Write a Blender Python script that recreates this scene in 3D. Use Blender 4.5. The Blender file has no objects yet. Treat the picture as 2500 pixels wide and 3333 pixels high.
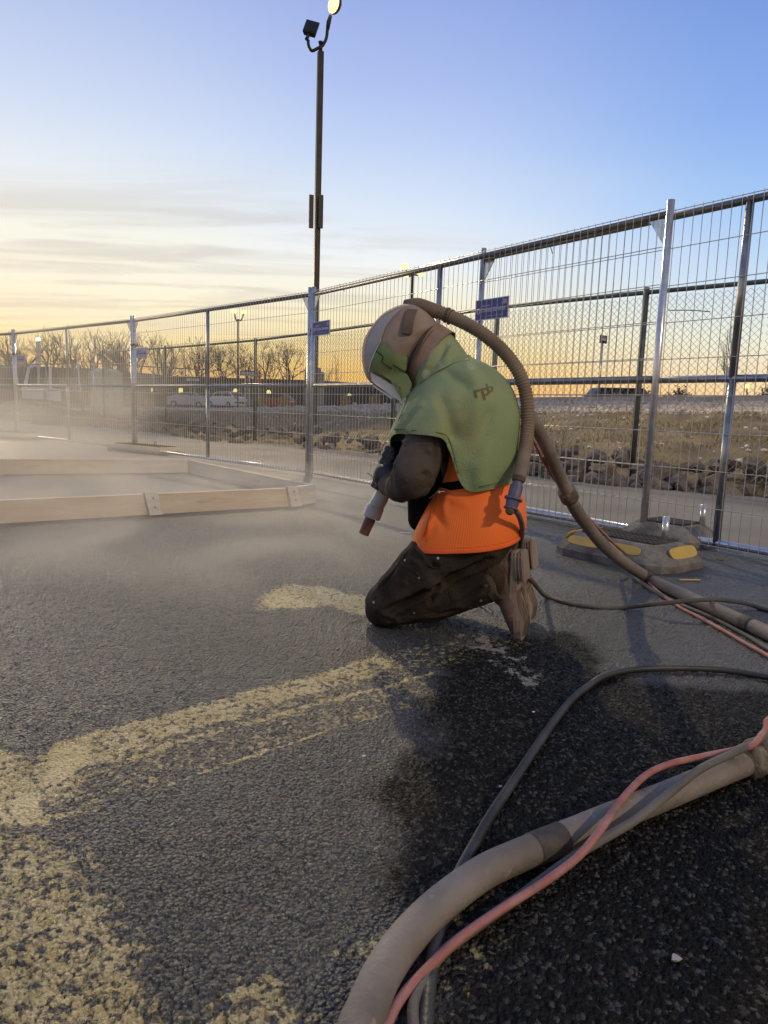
import bpy, bmesh, math, random
import numpy as np
from mathutils import Vector, Matrix
from mathutils.bvhtree import BVHTree
random.seed(7); np.random.seed(7)
sc = bpy.context.scene
COL = sc.collection
# ------------------------------------------------------------------ camera
FPX = 2311.0; PITCH = math.radians(8.13); ROLL = math.radians(1.92); CH = 0.712
cam_d = bpy.data.cameras.new('camera'); cam = bpy.data.objects.new('camera', cam_d); COL.objects.link(cam)
cp, sp = math.cos(PITCH), math.sin(PITCH); cr, sr = math.cos(ROLL), math.sin(ROLL)
_R = Vector((1, 0, 0)); _U = Vector((0, sp, cp)); _D = Vector((0, cp, -sp))
_r = _R * cr - _U * 0 + _U * 0
# image x = r*cr + u*sr ; image y(up) = -r*sr + u*cr
ax = _R * cr + _U * sr; ay = -_R * sr + _U * cr
M = Matrix(((ax.x, ay.x, -_D.x, 0), (ax.y, ay.y, -_D.y, 0), (ax.z, ay.z, -_D.z, CH), (0, 0, 0, 1)))
cam.matrix_world = M
cam_d.sensor_fit = 'VERTICAL'; cam_d.sensor_height = 36.0; cam_d.lens = 36.0 * FPX / 3333.0
cam_d.clip_start = 0.02; cam_d.clip_end = 3000
sc.camera = cam
sc.view_settings.view_transform = 'Standard'; sc.view_settings.look = 'None'
sc.view_settings.exposure = 0.0; sc.view_settings.gamma = 1.0; sc.view_settings.use_curve_mapping = False
sc.cycles.use_denoising = True
sc.cycles.max_bounces = 8; sc.cycles.volume_bounces = 3
sc.cycles.volume_step_rate = 2.0; sc.cycles.volume_max_steps = 96
sc.cycles.sample_clamp_indirect = 6.0

def hexl(h):
    h = h.lstrip('#'); c = [int(h[i:i+2], 16) / 255 for i in (0, 2, 4)]
    return tuple(((v + 0.055) / 1.055) ** 2.4 if v > 0.04045 else v / 12.92 for v in c) + (1.0,)
# ------------------------------------------------------------------ world
SUN_AZ = math.radians(-34); SUN_EL = math.radians(3.0)
W = bpy.data.worlds.new('World'); sc.world = W; W.use_nodes = True
nt = W.node_tree; nt.nodes.clear(); N = nt.nodes.new; Lk = nt.links.new
def wmath(op, a, b=None, c=None):
    n = N('ShaderNodeMath'); n.operation = op
    for i, v in enumerate((a, b, c)):
        if v is None: continue
        if isinstance(v, (int, float)): n.inputs[i].default_value = v
        else: Lk(v, n.inputs[i])
    return n.outputs[0]
def wrange(v, a, b, smooth=True):
    n = N('ShaderNodeMapRange'); n.interpolation_type = 'SMOOTHSTEP' if smooth else 'LINEAR'
    Lk(v, n.inputs[0]); n.inputs[1].default_value = a; n.inputs[2].default_value = b
    return n.outputs[0]
def wramp(v, stops):
    n = N('ShaderNodeValToRGB'); r = n.color_ramp; r.interpolation = 'EASE' if False else 'LINEAR'
    while len(r.elements) < len(stops): r.elements.new(0.5)
    for e, (p, c) in zip(r.elements, stops): e.position = p; e.color = hexl(c)
    Lk(v, n.inputs[0]); return n.outputs[0]
def wmix(f, a, b, mode='MIX'):
    n = N('ShaderNodeMix'); n.data_type = 'RGBA'; n.blend_type = mode
    if isinstance(f, (int, float)): n.inputs[0].default_value = f
    else: Lk(f, n.inputs[0])
    for i, v in ((6, a), (7, b)):
        if isinstance(v, tuple): n.inputs[i].default_value = v
        else: Lk(v, n.inputs[i])
    return n.outputs[2]
tc = N('ShaderNodeTexCoord'); sx = N('ShaderNodeSeparateXYZ'); Lk(tc.outputs['Generated'], sx.inputs[0])
X, Y, Z = sx.outputs
el = wmath('DIVIDE', wmath('ARCSINE', Z), math.pi / 2)           # 0..1 = 0..90 deg
az = wmath('ARCTAN2', X, Y)
tt = wmath('SUBTRACT', 1.0, wmath('COSINE', wmath('SUBTRACT', az, SUN_AZ)))
def st(*p): return [(d / 90.0, c) for d, c in p]
rampA = wramp(el, st((0, '#F0A650'), (2, '#F4C46C'), (4, '#F5DC9C'), (6, '#F4E7C2'), (8.5, '#F2EBD6'), (12, '#ECEBE0'), (15.5, '#DDE4EA'), (19.5, '#C8D4EA'), (28, '#9FB2E0'), (50, '#8494C2'), (90, '#7E8AAC')))
rampB = wramp(el, st((0, '#F2A44A'), (2.5, '#F6C064'), (5, '#F6DA94'), (8, '#F2EACC'), (11, '#E9ECEC'), (15, '#D2DEEE'), (19, '#BACCEC'), (23, '#A6B9E6'), (28, '#92A6DC'), (50, '#7E90C4'), (90, '#7E8AAC')))
rampC = wramp(el, st((0, '#E8AC80'), (2.5, '#F3D4A0'), (6, '#E4E6D6'), (10, '#C0D6EC'), (15, '#9CBFEC'), (20, '#86A9E4'), (28, '#6E90D4'), (50, '#6880BC'), (90, '#7E8AAC')))
rampD = wramp(el, st((0, '#A8958C'), (5, '#B4A09A'), (11, '#AAA0A2'), (20, '#9C9CAA'), (36, '#8C94AE'), (60, '#8490AE'), (90, '#7E8AAC')))
c1 = wmix(wrange(tt, 0.0, 0.16), rampA, rampB)
c2 = wmix(wrange(tt, 0.14, 0.52), c1, rampC)
c3 = wmix(wrange(tt, 0.6, 1.6), c2, rampD)
# thin streaked cloud drawn out along the horizon
zc = wmath('ADD', wmath('MAXIMUM', Z, 0.0), 0.06)
cmb = N('ShaderNodeCombineXYZ'); Lk(wmath('DIVIDE', X, zc), cmb.inputs[0]); Lk(wmath('DIVIDE', Y, zc), cmb.inputs[1])
mp = N('ShaderNodeMapping'); mp.inputs['Rotation'].default_value = (0, 0, math.radians(-75)); mp.inputs['Scale'].default_value = (0.5, 2.1, 1)
Lk(cmb.outputs[0], mp.inputs[0])
ns = N('ShaderNodeTexNoise'); ns.inputs['Scale'].default_value = 1.15; ns.inputs['Detail'].default_value = 6; ns.inputs['Roughness'].default_value = 0.55; ns.inputs['Distortion'].default_value = 0.9
Lk(mp.outputs[0], ns.inputs[0])
band = wmath('MULTIPLY', wrange(el, 1.5 / 90, 6.0 / 90), wmath('SUBTRACT', 1.0, wrange(el, 12.0 / 90, 19.0 / 90)))
side = wmath('SUBTRACT', 1.0, wrange(tt, 0.08, 0.34))
cl = wmath('MULTIPLY', wmath('MULTIPLY', wrange(ns.outputs[0], 0.44, 0.72), band), side)
c4 = wmix(wmath('MULTIPLY', cl, 0.4), c3, hexl('#B0A8A4'))
ns2 = N('ShaderNodeTexNoise'); ns2.inputs['Scale'].default_value = 0.6; ns2.inputs['Detail'].default_value = 4; Lk(mp.outputs[0], ns2.inputs[0])
c4 = wmix(wmath('MULTIPLY', wrange(ns2.outputs[0], 0.5, 0.8), 0.15), c4, hexl('#E9E6E4'))
sky = N('ShaderNodeTexSky'); sky.sky_type = 'NISHITA'; sky.sun_disc = False; sky.sun_elevation = SUN_EL; sky.sun_rotation = SUN_AZ
bg1 = N('ShaderNodeBackground'); Lk(c4, bg1.inputs[0]); bg1.inputs[1].default_value = 1.10
bg2 = N('ShaderNodeBackground'); Lk(sky.outputs[0], bg2.inputs[0]); bg2.inputs[1].default_value = 0.004
ad = N('ShaderNodeAddShader'); Lk(bg1.outputs[0], ad.inputs[0]); Lk(bg2.outputs[0], ad.inputs[1])
wo = N('ShaderNodeOutputWorld'); Lk(ad.outputs[0], wo.inputs[0])
# ------------------------------------------------------------------ sun (just set: weak, wide)
sd = bpy.data.lights.new('sun', 'SUN'); sd.energy = 1.5; sd.angle = math.radians(14); sd.color = (1.0, 0.78, 0.50)
so = bpy.data.objects.new('sun', sd); COL.objects.link(so)
sv = Vector((math.sin(SUN_AZ) * math.cos(SUN_EL), math.cos(SUN_AZ) * math.cos(SUN_EL), math.sin(math.radians(5))))
so.rotation_euler = (-sv).to_track_quat('-Z', 'Y').to_euler()

# ================================================================== helpers
def ray(px, py):
    a = (px - 1250) / FPX; b = -(py - 1666.5) / FPX
    r = a * cr - b * sr; u = a * sr + b * cr
    return Vector((r, cp + u * sp, -sp + u * cp))
def gr(px, py, z=0.0):
    d = ray(px, py); t = (z - CH) / d.z; return Vector((0, 0, CH)) + d * t
def at(px, py, D):
    d = ray(px, py); return Vector((0, 0, CH)) + d * (D / d.y)

class MB:
    def __init__(s): s.v = []; s.f = []; s.m = []
    def add(s, vs, fs, mi=0):
        o = len(s.v); s.v += [tuple(v) for v in vs]; s.f += [tuple(i + o for i in f) for f in fs]; s.m += [mi] * len(fs)
    def box(s, c, size, R=None, mi=0):
        hx, hy, hz = (q / 2 for q in size); c = Vector(c)
        vs = [Vector((x, y, z)) for x in (-hx, hx) for y in (-hy, hy) for z in (-hz, hz)]
        if R is not None: vs = [R @ v for v in vs]
        s.add([v + c for v in vs], [(0, 1, 3, 2), (4, 6, 7, 5), (0, 4, 5, 1), (2, 3, 7, 6), (0, 2, 6, 4), (1, 5, 7, 3)], mi)
    def tube(s, pts, r, n=8, cap=True, mi=0, rr=None):
        pts = [Vector(p) for p in pts]; k = len(pts)
        rad = (lambda i: r[i]) if isinstance(r, (list, tuple, np.ndarray)) else (lambda i: r)
        T = [(pts[min(i + 1, k - 1)] - pts[max(i - 1, 0)]).normalized() for i in range(k)]
        a = Vector((0, 0, 1)) if abs(T[0].z) < 0.9 else Vector((1, 0, 0))
        u = (a - T[0] * a.dot(T[0])).normalized(); o = len(s.v)
        for i in range(k):
            u = (u - T[i] * u.dot(T[i])).normalized(); w = T[i].cross(u)
            for j in range(n):
                t = 2 * math.pi * j / n
                s.v.append(tuple(pts[i] + (u * math.cos(t) + w * math.sin(t)) * rad(i)))
        for i in range(k - 1):
            for j in range(n):
                j2 = (j + 1) % n
                s.f.append((o + i * n + j, o + i * n + j2, o + (i + 1) * n + j2, o + (i + 1) * n + j)); s.m.append(mi)
        if cap:
            s.f.append(tuple(o + j for j in reversed(range(n)))); s.m.append(mi)
            s.f.append(tuple(o + (k - 1) * n + j for j in range(n))); s.m.append(mi)
    def rings(s, rings, closed=True, cap0=False, cap1=False, mi=0):
        n = len(rings[0]); o = len(s.v)
        for rg in rings: s.v += [tuple(p) for p in rg]
        for i in range(len(rings) - 1):
            for j in range(n if closed else n - 1):
                j2 = (j + 1) % n
                s.f.append((o + i * n + j, o + i * n + j2, o + (i + 1) * n + j2, o + (i + 1) * n + j)); s.m.append(mi)
        if cap0: s.f.append(tuple(o + j for j in reversed(range(n)))); s.m.append(mi)
        if cap1: s.f.append(tuple(o + (len(rings) - 1) * n + j for j in range(n))); s.m.append(mi)
    def prism(s, poly, d, mi=0):
        n = len(poly); d = Vector(d); a = [Vector(p) for p in poly]
        s.add(a + [p + d for p in a], [tuple(range(n))[::-1], tuple(range(n, 2 * n))] + [(i, (i + 1) % n, n + (i + 1) % n, n + i) for i in range(n)], mi)
    def sphere(s, c, r, n=12, m=8, sc_=(1, 1, 1), R=None, mi=0):
        c = Vector(c); rg = []
        for i in range(1, m):
            ph = math.pi * i / m; row = []
            for j in range(n):
                th = 2 * math.pi * j / n
                v = Vector((math.sin(ph) * math.cos(th) * sc_[0], math.sin(ph) * math.sin(th) * sc_[1], math.cos(ph) * sc_[2])) * r
                if R is not None: v = R @ v
                row.append(c + v)
            rg.append(row)
        s.rings(rg, True, True, True, mi)
    def capsule(s, a, b, ra, rb, n=14):
        a, b = Vector(a), Vector(b); T = (b - a).normalized() if (b - a).length > 1e-6 else Vector((0, 0, 1))
        pts = []; rs = []
        for t in (-0.98, -0.85, -0.6, -0.3): pts.append(a + T * ra * t); rs.append(ra * math.sqrt(1 - t * t))
        pts.append(a); rs.append(ra); pts.append(b); rs.append(rb)
        for t in (0.3, 0.6, 0.85, 0.98): pts.append(b + T * rb * t); rs.append(rb * math.sqrt(1 - t * t))
        s.tube(pts, rs, n)
    def mesh(s, name):
        me = bpy.data.meshes.new(name); me.from_pydata(s.v, [], s.f); me.validate(verbose=False); me.update(); return me
    def build(s, name, mats, parent=None, smooth=False, bevel=0.0, org=None, **kw):
        me = s.mesh(name)
        mats = mats if isinstance(mats, (list, tuple)) else [mats]
        for m in mats: me.materials.append(m)
        if len(mats) > 1 and len(me.polygons) == len(s.m): me.polygons.foreach_set('material_index', s.m)
        if parent is not None and org is None and '_w' in ORG.get(parent.name, {}): org = ORG[parent.name]['_w']
        if org is not None: me.transform(Matrix.Translation(-Vector(org)))
        if smooth: me.polygons.foreach_set('use_smooth', [True] * len(me.polygons))
        o = bpy.data.objects.new(name, me); COL.objects.link(o)
        if parent is not None:
            o.parent = parent; ORG[o.name] = ORG.get(parent.name, {})
        if bevel:
            b = o.modifiers.new('bevel', 'BEVEL'); b.width = bevel; b.segments = 2; b.limit_method = 'ANGLE'
        for k, v in kw.items(): o[k] = v
        return o
ORG = {}
def thing(name, label, cat, loc=(0, 0, 0), group=None, world=True):
    o = bpy.data.objects.new(name, None); COL.objects.link(o); o.location = loc; o.empty_display_size = 0.1
    o['label'] = label; o['category'] = cat
    if group: o['group'] = group
    ORG[o.name] = {'_w': Vector(loc)} if world else {}
    return o
def tag(o, label, cat, group=None, kind=None):
    o['label'] = label; o['category'] = cat
    if group: o['group'] = group
    if kind: o['kind'] = kind
    return o
def copy_tree(o, parent=None):
    c = o.copy(); COL.objects.link(c)
    if parent is not None: c.parent = parent
    for ch in [q for q in bpy.data.objects if q.parent == o]: copy_tree(ch, c)
    return c
def spline(pts, n=8):
    P = [Vector(p) for p in pts]; P = [P[0] * 2 - P[1]] + P + [P[-1] * 2 - P[-2]]; out = []
    for i in range(1, len(P) - 2):
        for k in range(n):
            t = k / n; a, b, c, d = P[i - 1:i + 3]
            out.append(0.5 * ((2 * b) + (c - a) * t + (2 * a - 5 * b + 4 * c - d) * t * t + (3 * b - a - 3 * c + d) * t ** 3))
    out.append(P[-2]); return out
def evaluate(o):
    dg = bpy.context.evaluated_depsgraph_get(); dg.update()
    return bpy.data.meshes.new_from_object(o.evaluated_get(dg))

# ------------------------------------------------------------------ materials
def mat(name, col, rough=0.6, metal=0.0, col2=None, nscale=8.0, bump=0.0, bscale=60.0, spec=None, lo=0.35, hi=0.65, detail=6, trans=0.0, emit=None, estr=0.0, alpha=None, coat=0.0, stretch=None, stain=None):
    m = bpy.data.materials.new(name); m.use_nodes = True; t = m.node_tree; b = t.nodes['Principled BSDF']
    b.inputs['Roughness'].default_value = rough; b.inputs['Metallic'].default_value = metal
    c = tuple(col) + (1,) if len(col) == 3 else col
    b.inputs['Base Color'].default_value = c
    if spec is not None: b.inputs['Specular IOR Level'].default_value = spec
    if coat: b.inputs['Coat Weight'].default_value = coat
    if trans: b.inputs['Transmission Weight'].default_value = trans
    if alpha is not None: b.inputs['Alpha'].default_value = alpha
    if emit: b.inputs['Emission Color'].default_value = tuple(emit) + (1,); b.inputs['Emission Strength'].default_value = estr
    g = t.nodes.new('ShaderNodeTexCoord')
    vec = g.outputs['Object']
    if stretch:
        mm = t.nodes.new('ShaderNodeMapping'); mm.inputs['Scale'].default_value = stretch; t.links.new(vec, mm.inputs[0]); vec = mm.outputs[0]
    if col2 is not None:
        n = t.nodes.new('ShaderNodeTexNoise'); n.inputs['Scale'].default_value = nscale; n.inputs['Detail'].default_value = detail; t.links.new(vec, n.inputs[0])
        r = t.nodes.new('ShaderNodeValToRGB'); r.color_ramp.elements[0].position = lo; r.color_ramp.elements[1].position = hi
        r.color_ramp.elements[0].color = c; r.color_ramp.elements[1].color = tuple(col2) + (1,)
        t.links.new(n.outputs[0], r.inputs[0]); t.links.new(r.outputs[0], b.inputs['Base Color'])
    if stain:
        src = b.inputs['Base Color'].links[0].from_socket if b.inputs['Base Color'].links else None
        for (sc_, ss, s0, s1, amt) in stain:
            n = t.nodes.new('ShaderNodeTexNoise'); n.inputs['Scale'].default_value = ss; n.inputs['Detail'].default_value = 7; n.inputs['Roughness'].default_value = .62; t.links.new(vec, n.inputs[0])
            q = t.nodes.new('ShaderNodeMapRange'); q.interpolation_type = 'SMOOTHSTEP'; t.links.new(n.outputs[0], q.inputs[0]); q.inputs[1].default_value = s0; q.inputs[2].default_value = s1; q.inputs[4].default_value = amt
            x = t.nodes.new('ShaderNodeMix'); x.data_type = 'RGBA'; t.links.new(q.outputs[0], x.inputs[0]); x.inputs[7].default_value = tuple(sc_) + (1,)
            if src is not None: t.links.new(src, x.inputs[6])
            else: x.inputs[6].default_value = c
            src = x.outputs[2]
        t.links.new(src, b.inputs['Base Color'])
    if bump:
        n = t.nodes.new('ShaderNodeTexNoise'); n.inputs['Scale'].default_value = bscale; n.inputs['Detail'].default_value = 5; t.links.new(vec, n.inputs[0])
        q = t.nodes.new('ShaderNodeBump'); q.inputs['Strength'].default_value = bump; q.inputs['Distance'].default_value = 0.01
        t.links.new(n.outputs[0], q.inputs['Height']); t.links.new(q.outputs[0], b.inputs['Normal'])
    return m
m_galv = mat('galvanised_steel', (0.50, 0.51, 0.53), 0.24, 0.75, (0.64, 0.64, 0.65), 25, 0.05, 80)
m_wire = mat('galvanised_wire', (0.60, 0.55, 0.47), 0.35, 0.35, (0.66, 0.62, 0.55), 10)
m_rail_top = mat('backlit_dark_rail', (0.13, 0.13, 0.125), 0.38, 0.75, (0.2, 0.2, 0.195), 18)  # same steel, its backlit underside painted as a darker base colour
m_rail_mid = mat('mid_grey_rail', (0.25, 0.255, 0.26), 0.3, 0.85, (0.38, 0.38, 0.39), 18)  # darker steel tone for the middle rail and centre post
m_green_rail = mat('dull_green_steel', (0.07, 0.09, 0.08), 0.5, 0.5, (0.12, 0.13, 0.12), 12)
m_link = mat('chain_link_wire', (0.22, 0.22, 0.21), 0.45, 0.6)
m_bronze = mat('dark_bronze_paint', (0.028, 0.026, 0.022), 0.45, 0.3, (0.05, 0.045, 0.038), 4)
m_rubber = mat('dusty_black_rubber', (0.055, 0.053, 0.05), 0.75, 0, (0.15, 0.14, 0.125), 3.5, 0.3, 120)
m_hose = mat('dusty_brown_rubber', (0.135, 0.114, 0.10), 0.72, 0, (0.225, 0.197, 0.173), 6, 0.3, 90, stain=[((.07, .06, .052), 9, .55, .72, .7), ((.36, .31, .26), 45, .6, .72, .6)])
m_band = mat('worn_hose_band', (0.035, 0.031, 0.028), 0.7, 0, (0.09, 0.078, 0.066), 30, 0.3, 90)
m_pink = mat('faded_red_rubber', (0.32, 0.105, 0.088), 0.65, 0, (0.38, 0.19, 0.17), 22, 0.2, 120, stain=[((.16, .10, .085), 14, .55, .7, .7)])
m_blackhose = mat('black_hose_rubber', (0.016, 0.016, 0.018), 0.5, 0, (0.05, 0.048, 0.045), 7, 0.2, 120)
m_tape = mat('dirty_wrap_tape', (0.06, 0.052, 0.042), 0.85, 0, (0.26, 0.22, 0.17), 22, 0.9, 60)
m_orange = None
m_trouser = mat('brown_black_canvas', (0.024, 0.018, 0.013), 0.92, 0, (0.052, 0.039, 0.029), 14, 0.5, 220, spec=0.2, stain=[((.12, .095, .07), 11, .56, .74, .55), ((.16, .13, .10), 70, .64, .75, .4)])
m_jacket = mat('charcoal_fleece', (0.058, 0.048, 0.040), 0.95, 0, (0.098, 0.082, 0.070), 10, 0.5, 260, spec=0.15, stain=[((.19, .165, .14), 34, .62, .75, .5)])
m_black = mat('black_cloth', (0.008, 0.007, 0.007), 0.9, 0, spec=0.1)
m_glove = mat('black_glove_leather', (0.012, 0.011, 0.011), 0.6, 0, (0.03, 0.027, 0.025), 30, 0.4, 90)
m_cape = mat('dusty_green_nylon', (0.18, 0.275, 0.135), 0.7, 0, (0.29, 0.335, 0.17), 4.5, 0.4, 260, spec=0.25, lo=0.3, hi=0.7, stain=[((.21, .165, .10), 5.5, .52, .74, .55), ((.09, .11, .06), 26, .62, .78, .6), ((.42, .38, .29), 60, .68, .8, .5)])
m_visgreen = mat('green_plastic', (0.13, 0.21, 0.075), 0.5, 0, (0.23, 0.26, 0.12), 9)
m_helmet = mat('dusty_helmet_shell', (0.24, 0.18, 0.145), 0.75, 0, (0.33, 0.26, 0.215), 6, 0.2, 150, stain=[((.09, .065, .05), 30, .68, .76, .8), ((.42, .37, .31), 9, .5, .75, .5)])
m_helmet_top = mat('grey_helmet_crown', (0.32, 0.29, 0.28), 0.5, 0, (0.42, 0.385, 0.365), 5, 0.05, 90)
m_strap = mat('brown_strap', (0.085, 0.065, 0.045), 0.8, 0, (0.13, 0.10, 0.07), 14, 0.2, 120)
m_leather = mat('brown_collar_cloth', (0.20, 0.13, 0.095), 0.8, 0, (0.27, 0.185, 0.14), 12, 0.3, 150)
m_pane = mat('pale_reflecting_pane', (0.74, 0.70, 0.62), 0.35, 0, (0.85, 0.81, 0.73), 6)  # clear pane, its pale reflection painted as a whitish base colour
m_boot = mat('worn_brown_leather', (0.070, 0.045, 0.034), 0.7, 0, (0.125, 0.082, 0.062), 9, 0.4, 70)
m_cuff = mat('frayed_cuff_canvas', (0.05, 0.038, 0.028), 0.95, 0, (0.10, 0.078, 0.055), 30, 0.6, 120)
m_crack = mat('sole_groove_dirt', (0.06, 0.045, 0.035), 0.9)
m_sole = mat('cracked_wedge_sole', (0.19, 0.14, 0.105), 0.85, 0, (0.30, 0.235, 0.18), 14, 0.8, 60, stretch=(1, 1, 0.25))
m_blue = mat('blue_grey_fitting', (0.075, 0.075, 0.15), 0.45, 0, (0.13, 0.12, 0.19), 18)
m_brass = mat('brass', (0.45, 0.34, 0.14), 0.35, 1.0)
m_tube = mat('ribbed_tube_rubber', (0.16, 0.115, 0.075), 0.75, 0, (0.22, 0.165, 0.115), 9, 0.1, 100)
m_nozgrey = mat('grey_nozzle_holder', (0.36, 0.35, 0.33), 0.5, 0, (0.48, 0.46, 0.43), 20, 0.2, 80)
m_nozbrown = mat('rusty_brown_nozzle', (0.115, 0.06, 0.045), 0.6, 0.1, (0.19, 0.10, 0.075), 18, 0.3, 60)
m_wood = mat('pine_board', (0.60, 0.49, 0.37), 0.75, 0, (0.70, 0.60, 0.47), 2.2, 0.15, 60, stretch=(1.2, 9, 9), stain=[((.36, .28, .2), 3.2, .52, .72, .6), ((.2, .15, .1), 14, .7, .78, .7)])
m_wood_pale = mat('weathered_pale_board', (0.60, 0.55, 0.50), 0.75, 0, (0.70, 0.66, 0.61), 3, 0.15, 60, stretch=(1.2, 10, 10))
m_block = mat('grey_rubber_block', (0.075, 0.070, 0.062), 0.85, 0, (0.19, 0.175, 0.155), 9, 0.5, 90, stain=[((.32, .29, .24), 6, .5, .7, .6), ((.03, .028, .025), 24, .6, .7, .7)])
m_yellow = mat('yellow_reflector', (0.60, 0.39, 0.05), 0.5, 0, (0.48, 0.33, 0.08), 9)
m_sign = mat('blue_sign_face', (0.075, 0.08, 0.26), 0.5)
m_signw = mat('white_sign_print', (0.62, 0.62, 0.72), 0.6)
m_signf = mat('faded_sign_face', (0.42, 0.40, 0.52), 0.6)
m_rock = mat('dark_basalt_rock', (0.085, 0.076, 0.068), 0.9, 0, (0.20, 0.175, 0.15), 5, 0.8, 22)
m_rock2 = mat('brown_rock', (0.13, 0.105, 0.08), 0.9, 0, (0.26, 0.21, 0.165), 6, 0.8, 22)
m_cobble = mat('pale_cobble', (0.33, 0.28, 0.23), 0.85, 0, (0.55, 0.48, 0.40), 3)
m_rwhite = mat('white_stone', (0.70, 0.66, 0.60), 0.85, 0, (0.5, 0.47, 0.42), 4)
m_earth = mat('dry_grass_slope_soil', (0.085, 0.062, 0.036), 0.95, 0, (0.20, 0.155, 0.075), 1.6, 0.9, 12, detail=10)
m_grass = mat('dry_grass_blade', (0.22, 0.18, 0.075), 0.9, 0, (0.32, 0.25, 0.11), 2)
m_kerb = mat('kerb_concrete', (0.34, 0.31, 0.28), 0.85, 0, (0.44, 0.41, 0.37), 3, 0.2, 40)
m_lot = mat('parking_asphalt', (0.10, 0.095, 0.09), 0.9, 0, (0.14, 0.13, 0.12), 1)
m_wall = mat('dark_fluted_wall', (0.05, 0.045, 0.04), 0.85, 0, (0.075, 0.068, 0.06), 0.6)
m_wallcap = mat('wall_coping', (0.06, 0.056, 0.052), 0.7)
m_bark = mat('bare_bark', (0.09, 0.06, 0.035), 0.95, 0, (0.15, 0.10, 0.06), 3)
m_pillar = mat('tan_block_pillar', (0.30, 0.27, 0.21), 0.9, 0, (0.37, 0.33, 0.26), 3, 0.2, 20)
m_toilet = mat('pale_green_plastic', (0.30, 0.36, 0.27), 0.5, 0, (0.36, 0.42, 0.32), 2)
m_white = mat('white_paint', (0.72, 0.71, 0.70), 0.4)
m_glass = mat('dark_car_glass', (0.015, 0.017, 0.022), 0.3, spec=.3)
m_tyre = mat('tyre_rubber', (0.02, 0.02, 0.02), 0.8)
m_rim = mat('alloy_rim', (0.5, 0.5, 0.5), 0.3, 0.9)
m_red_lamp = mat('red_lamp_lens', (0.5, 0.02, 0.02), 0.2)
m_shrub = mat('tan_ornamental_grass', (0.36, 0.25, 0.07), 0.9, 0, (0.5, 0.36, 0.12), 6)
m_bush = mat('olive_bush_leaf', (0.06, 0.065, 0.03), 0.9, 0, (0.14, 0.12, 0.05), 6)
m_lit = mat('lit_lamp_lens', (1, 0.85, 0.4), 0.3, emit=(1.0, 0.78, 0.24), estr=2.2)
m_lit_far = mat('lit_far_lamp', (1, 0.85, 0.4), 0.3, emit=(1.0, 0.80, 0.26), estr=1.8)
m_lit_white = mat('lit_cool_lamp', (0.8, 0.95, 1), 0.3, emit=(0.75, 0.95, 1.0), estr=5)
m_globe = mat('lit_wall_globe', (1, 0.95, 0.4), 0.3, emit=(1.0, 0.88, 0.22), estr=1.1)
m_redsign = mat('faded_red_sign', (0.55, 0.14, 0.12), 0.5)
m_blacksign = mat('black_sign', (0.03, 0.03, 0.03), 0.5)
m_rivet = mat('nickel_rivet', (0.42, 0.40, 0.37), 0.5, 0.8)
m_ziptie = mat('black_cable_tie', (0.015, 0.015, 0.015), 0.4)

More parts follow.
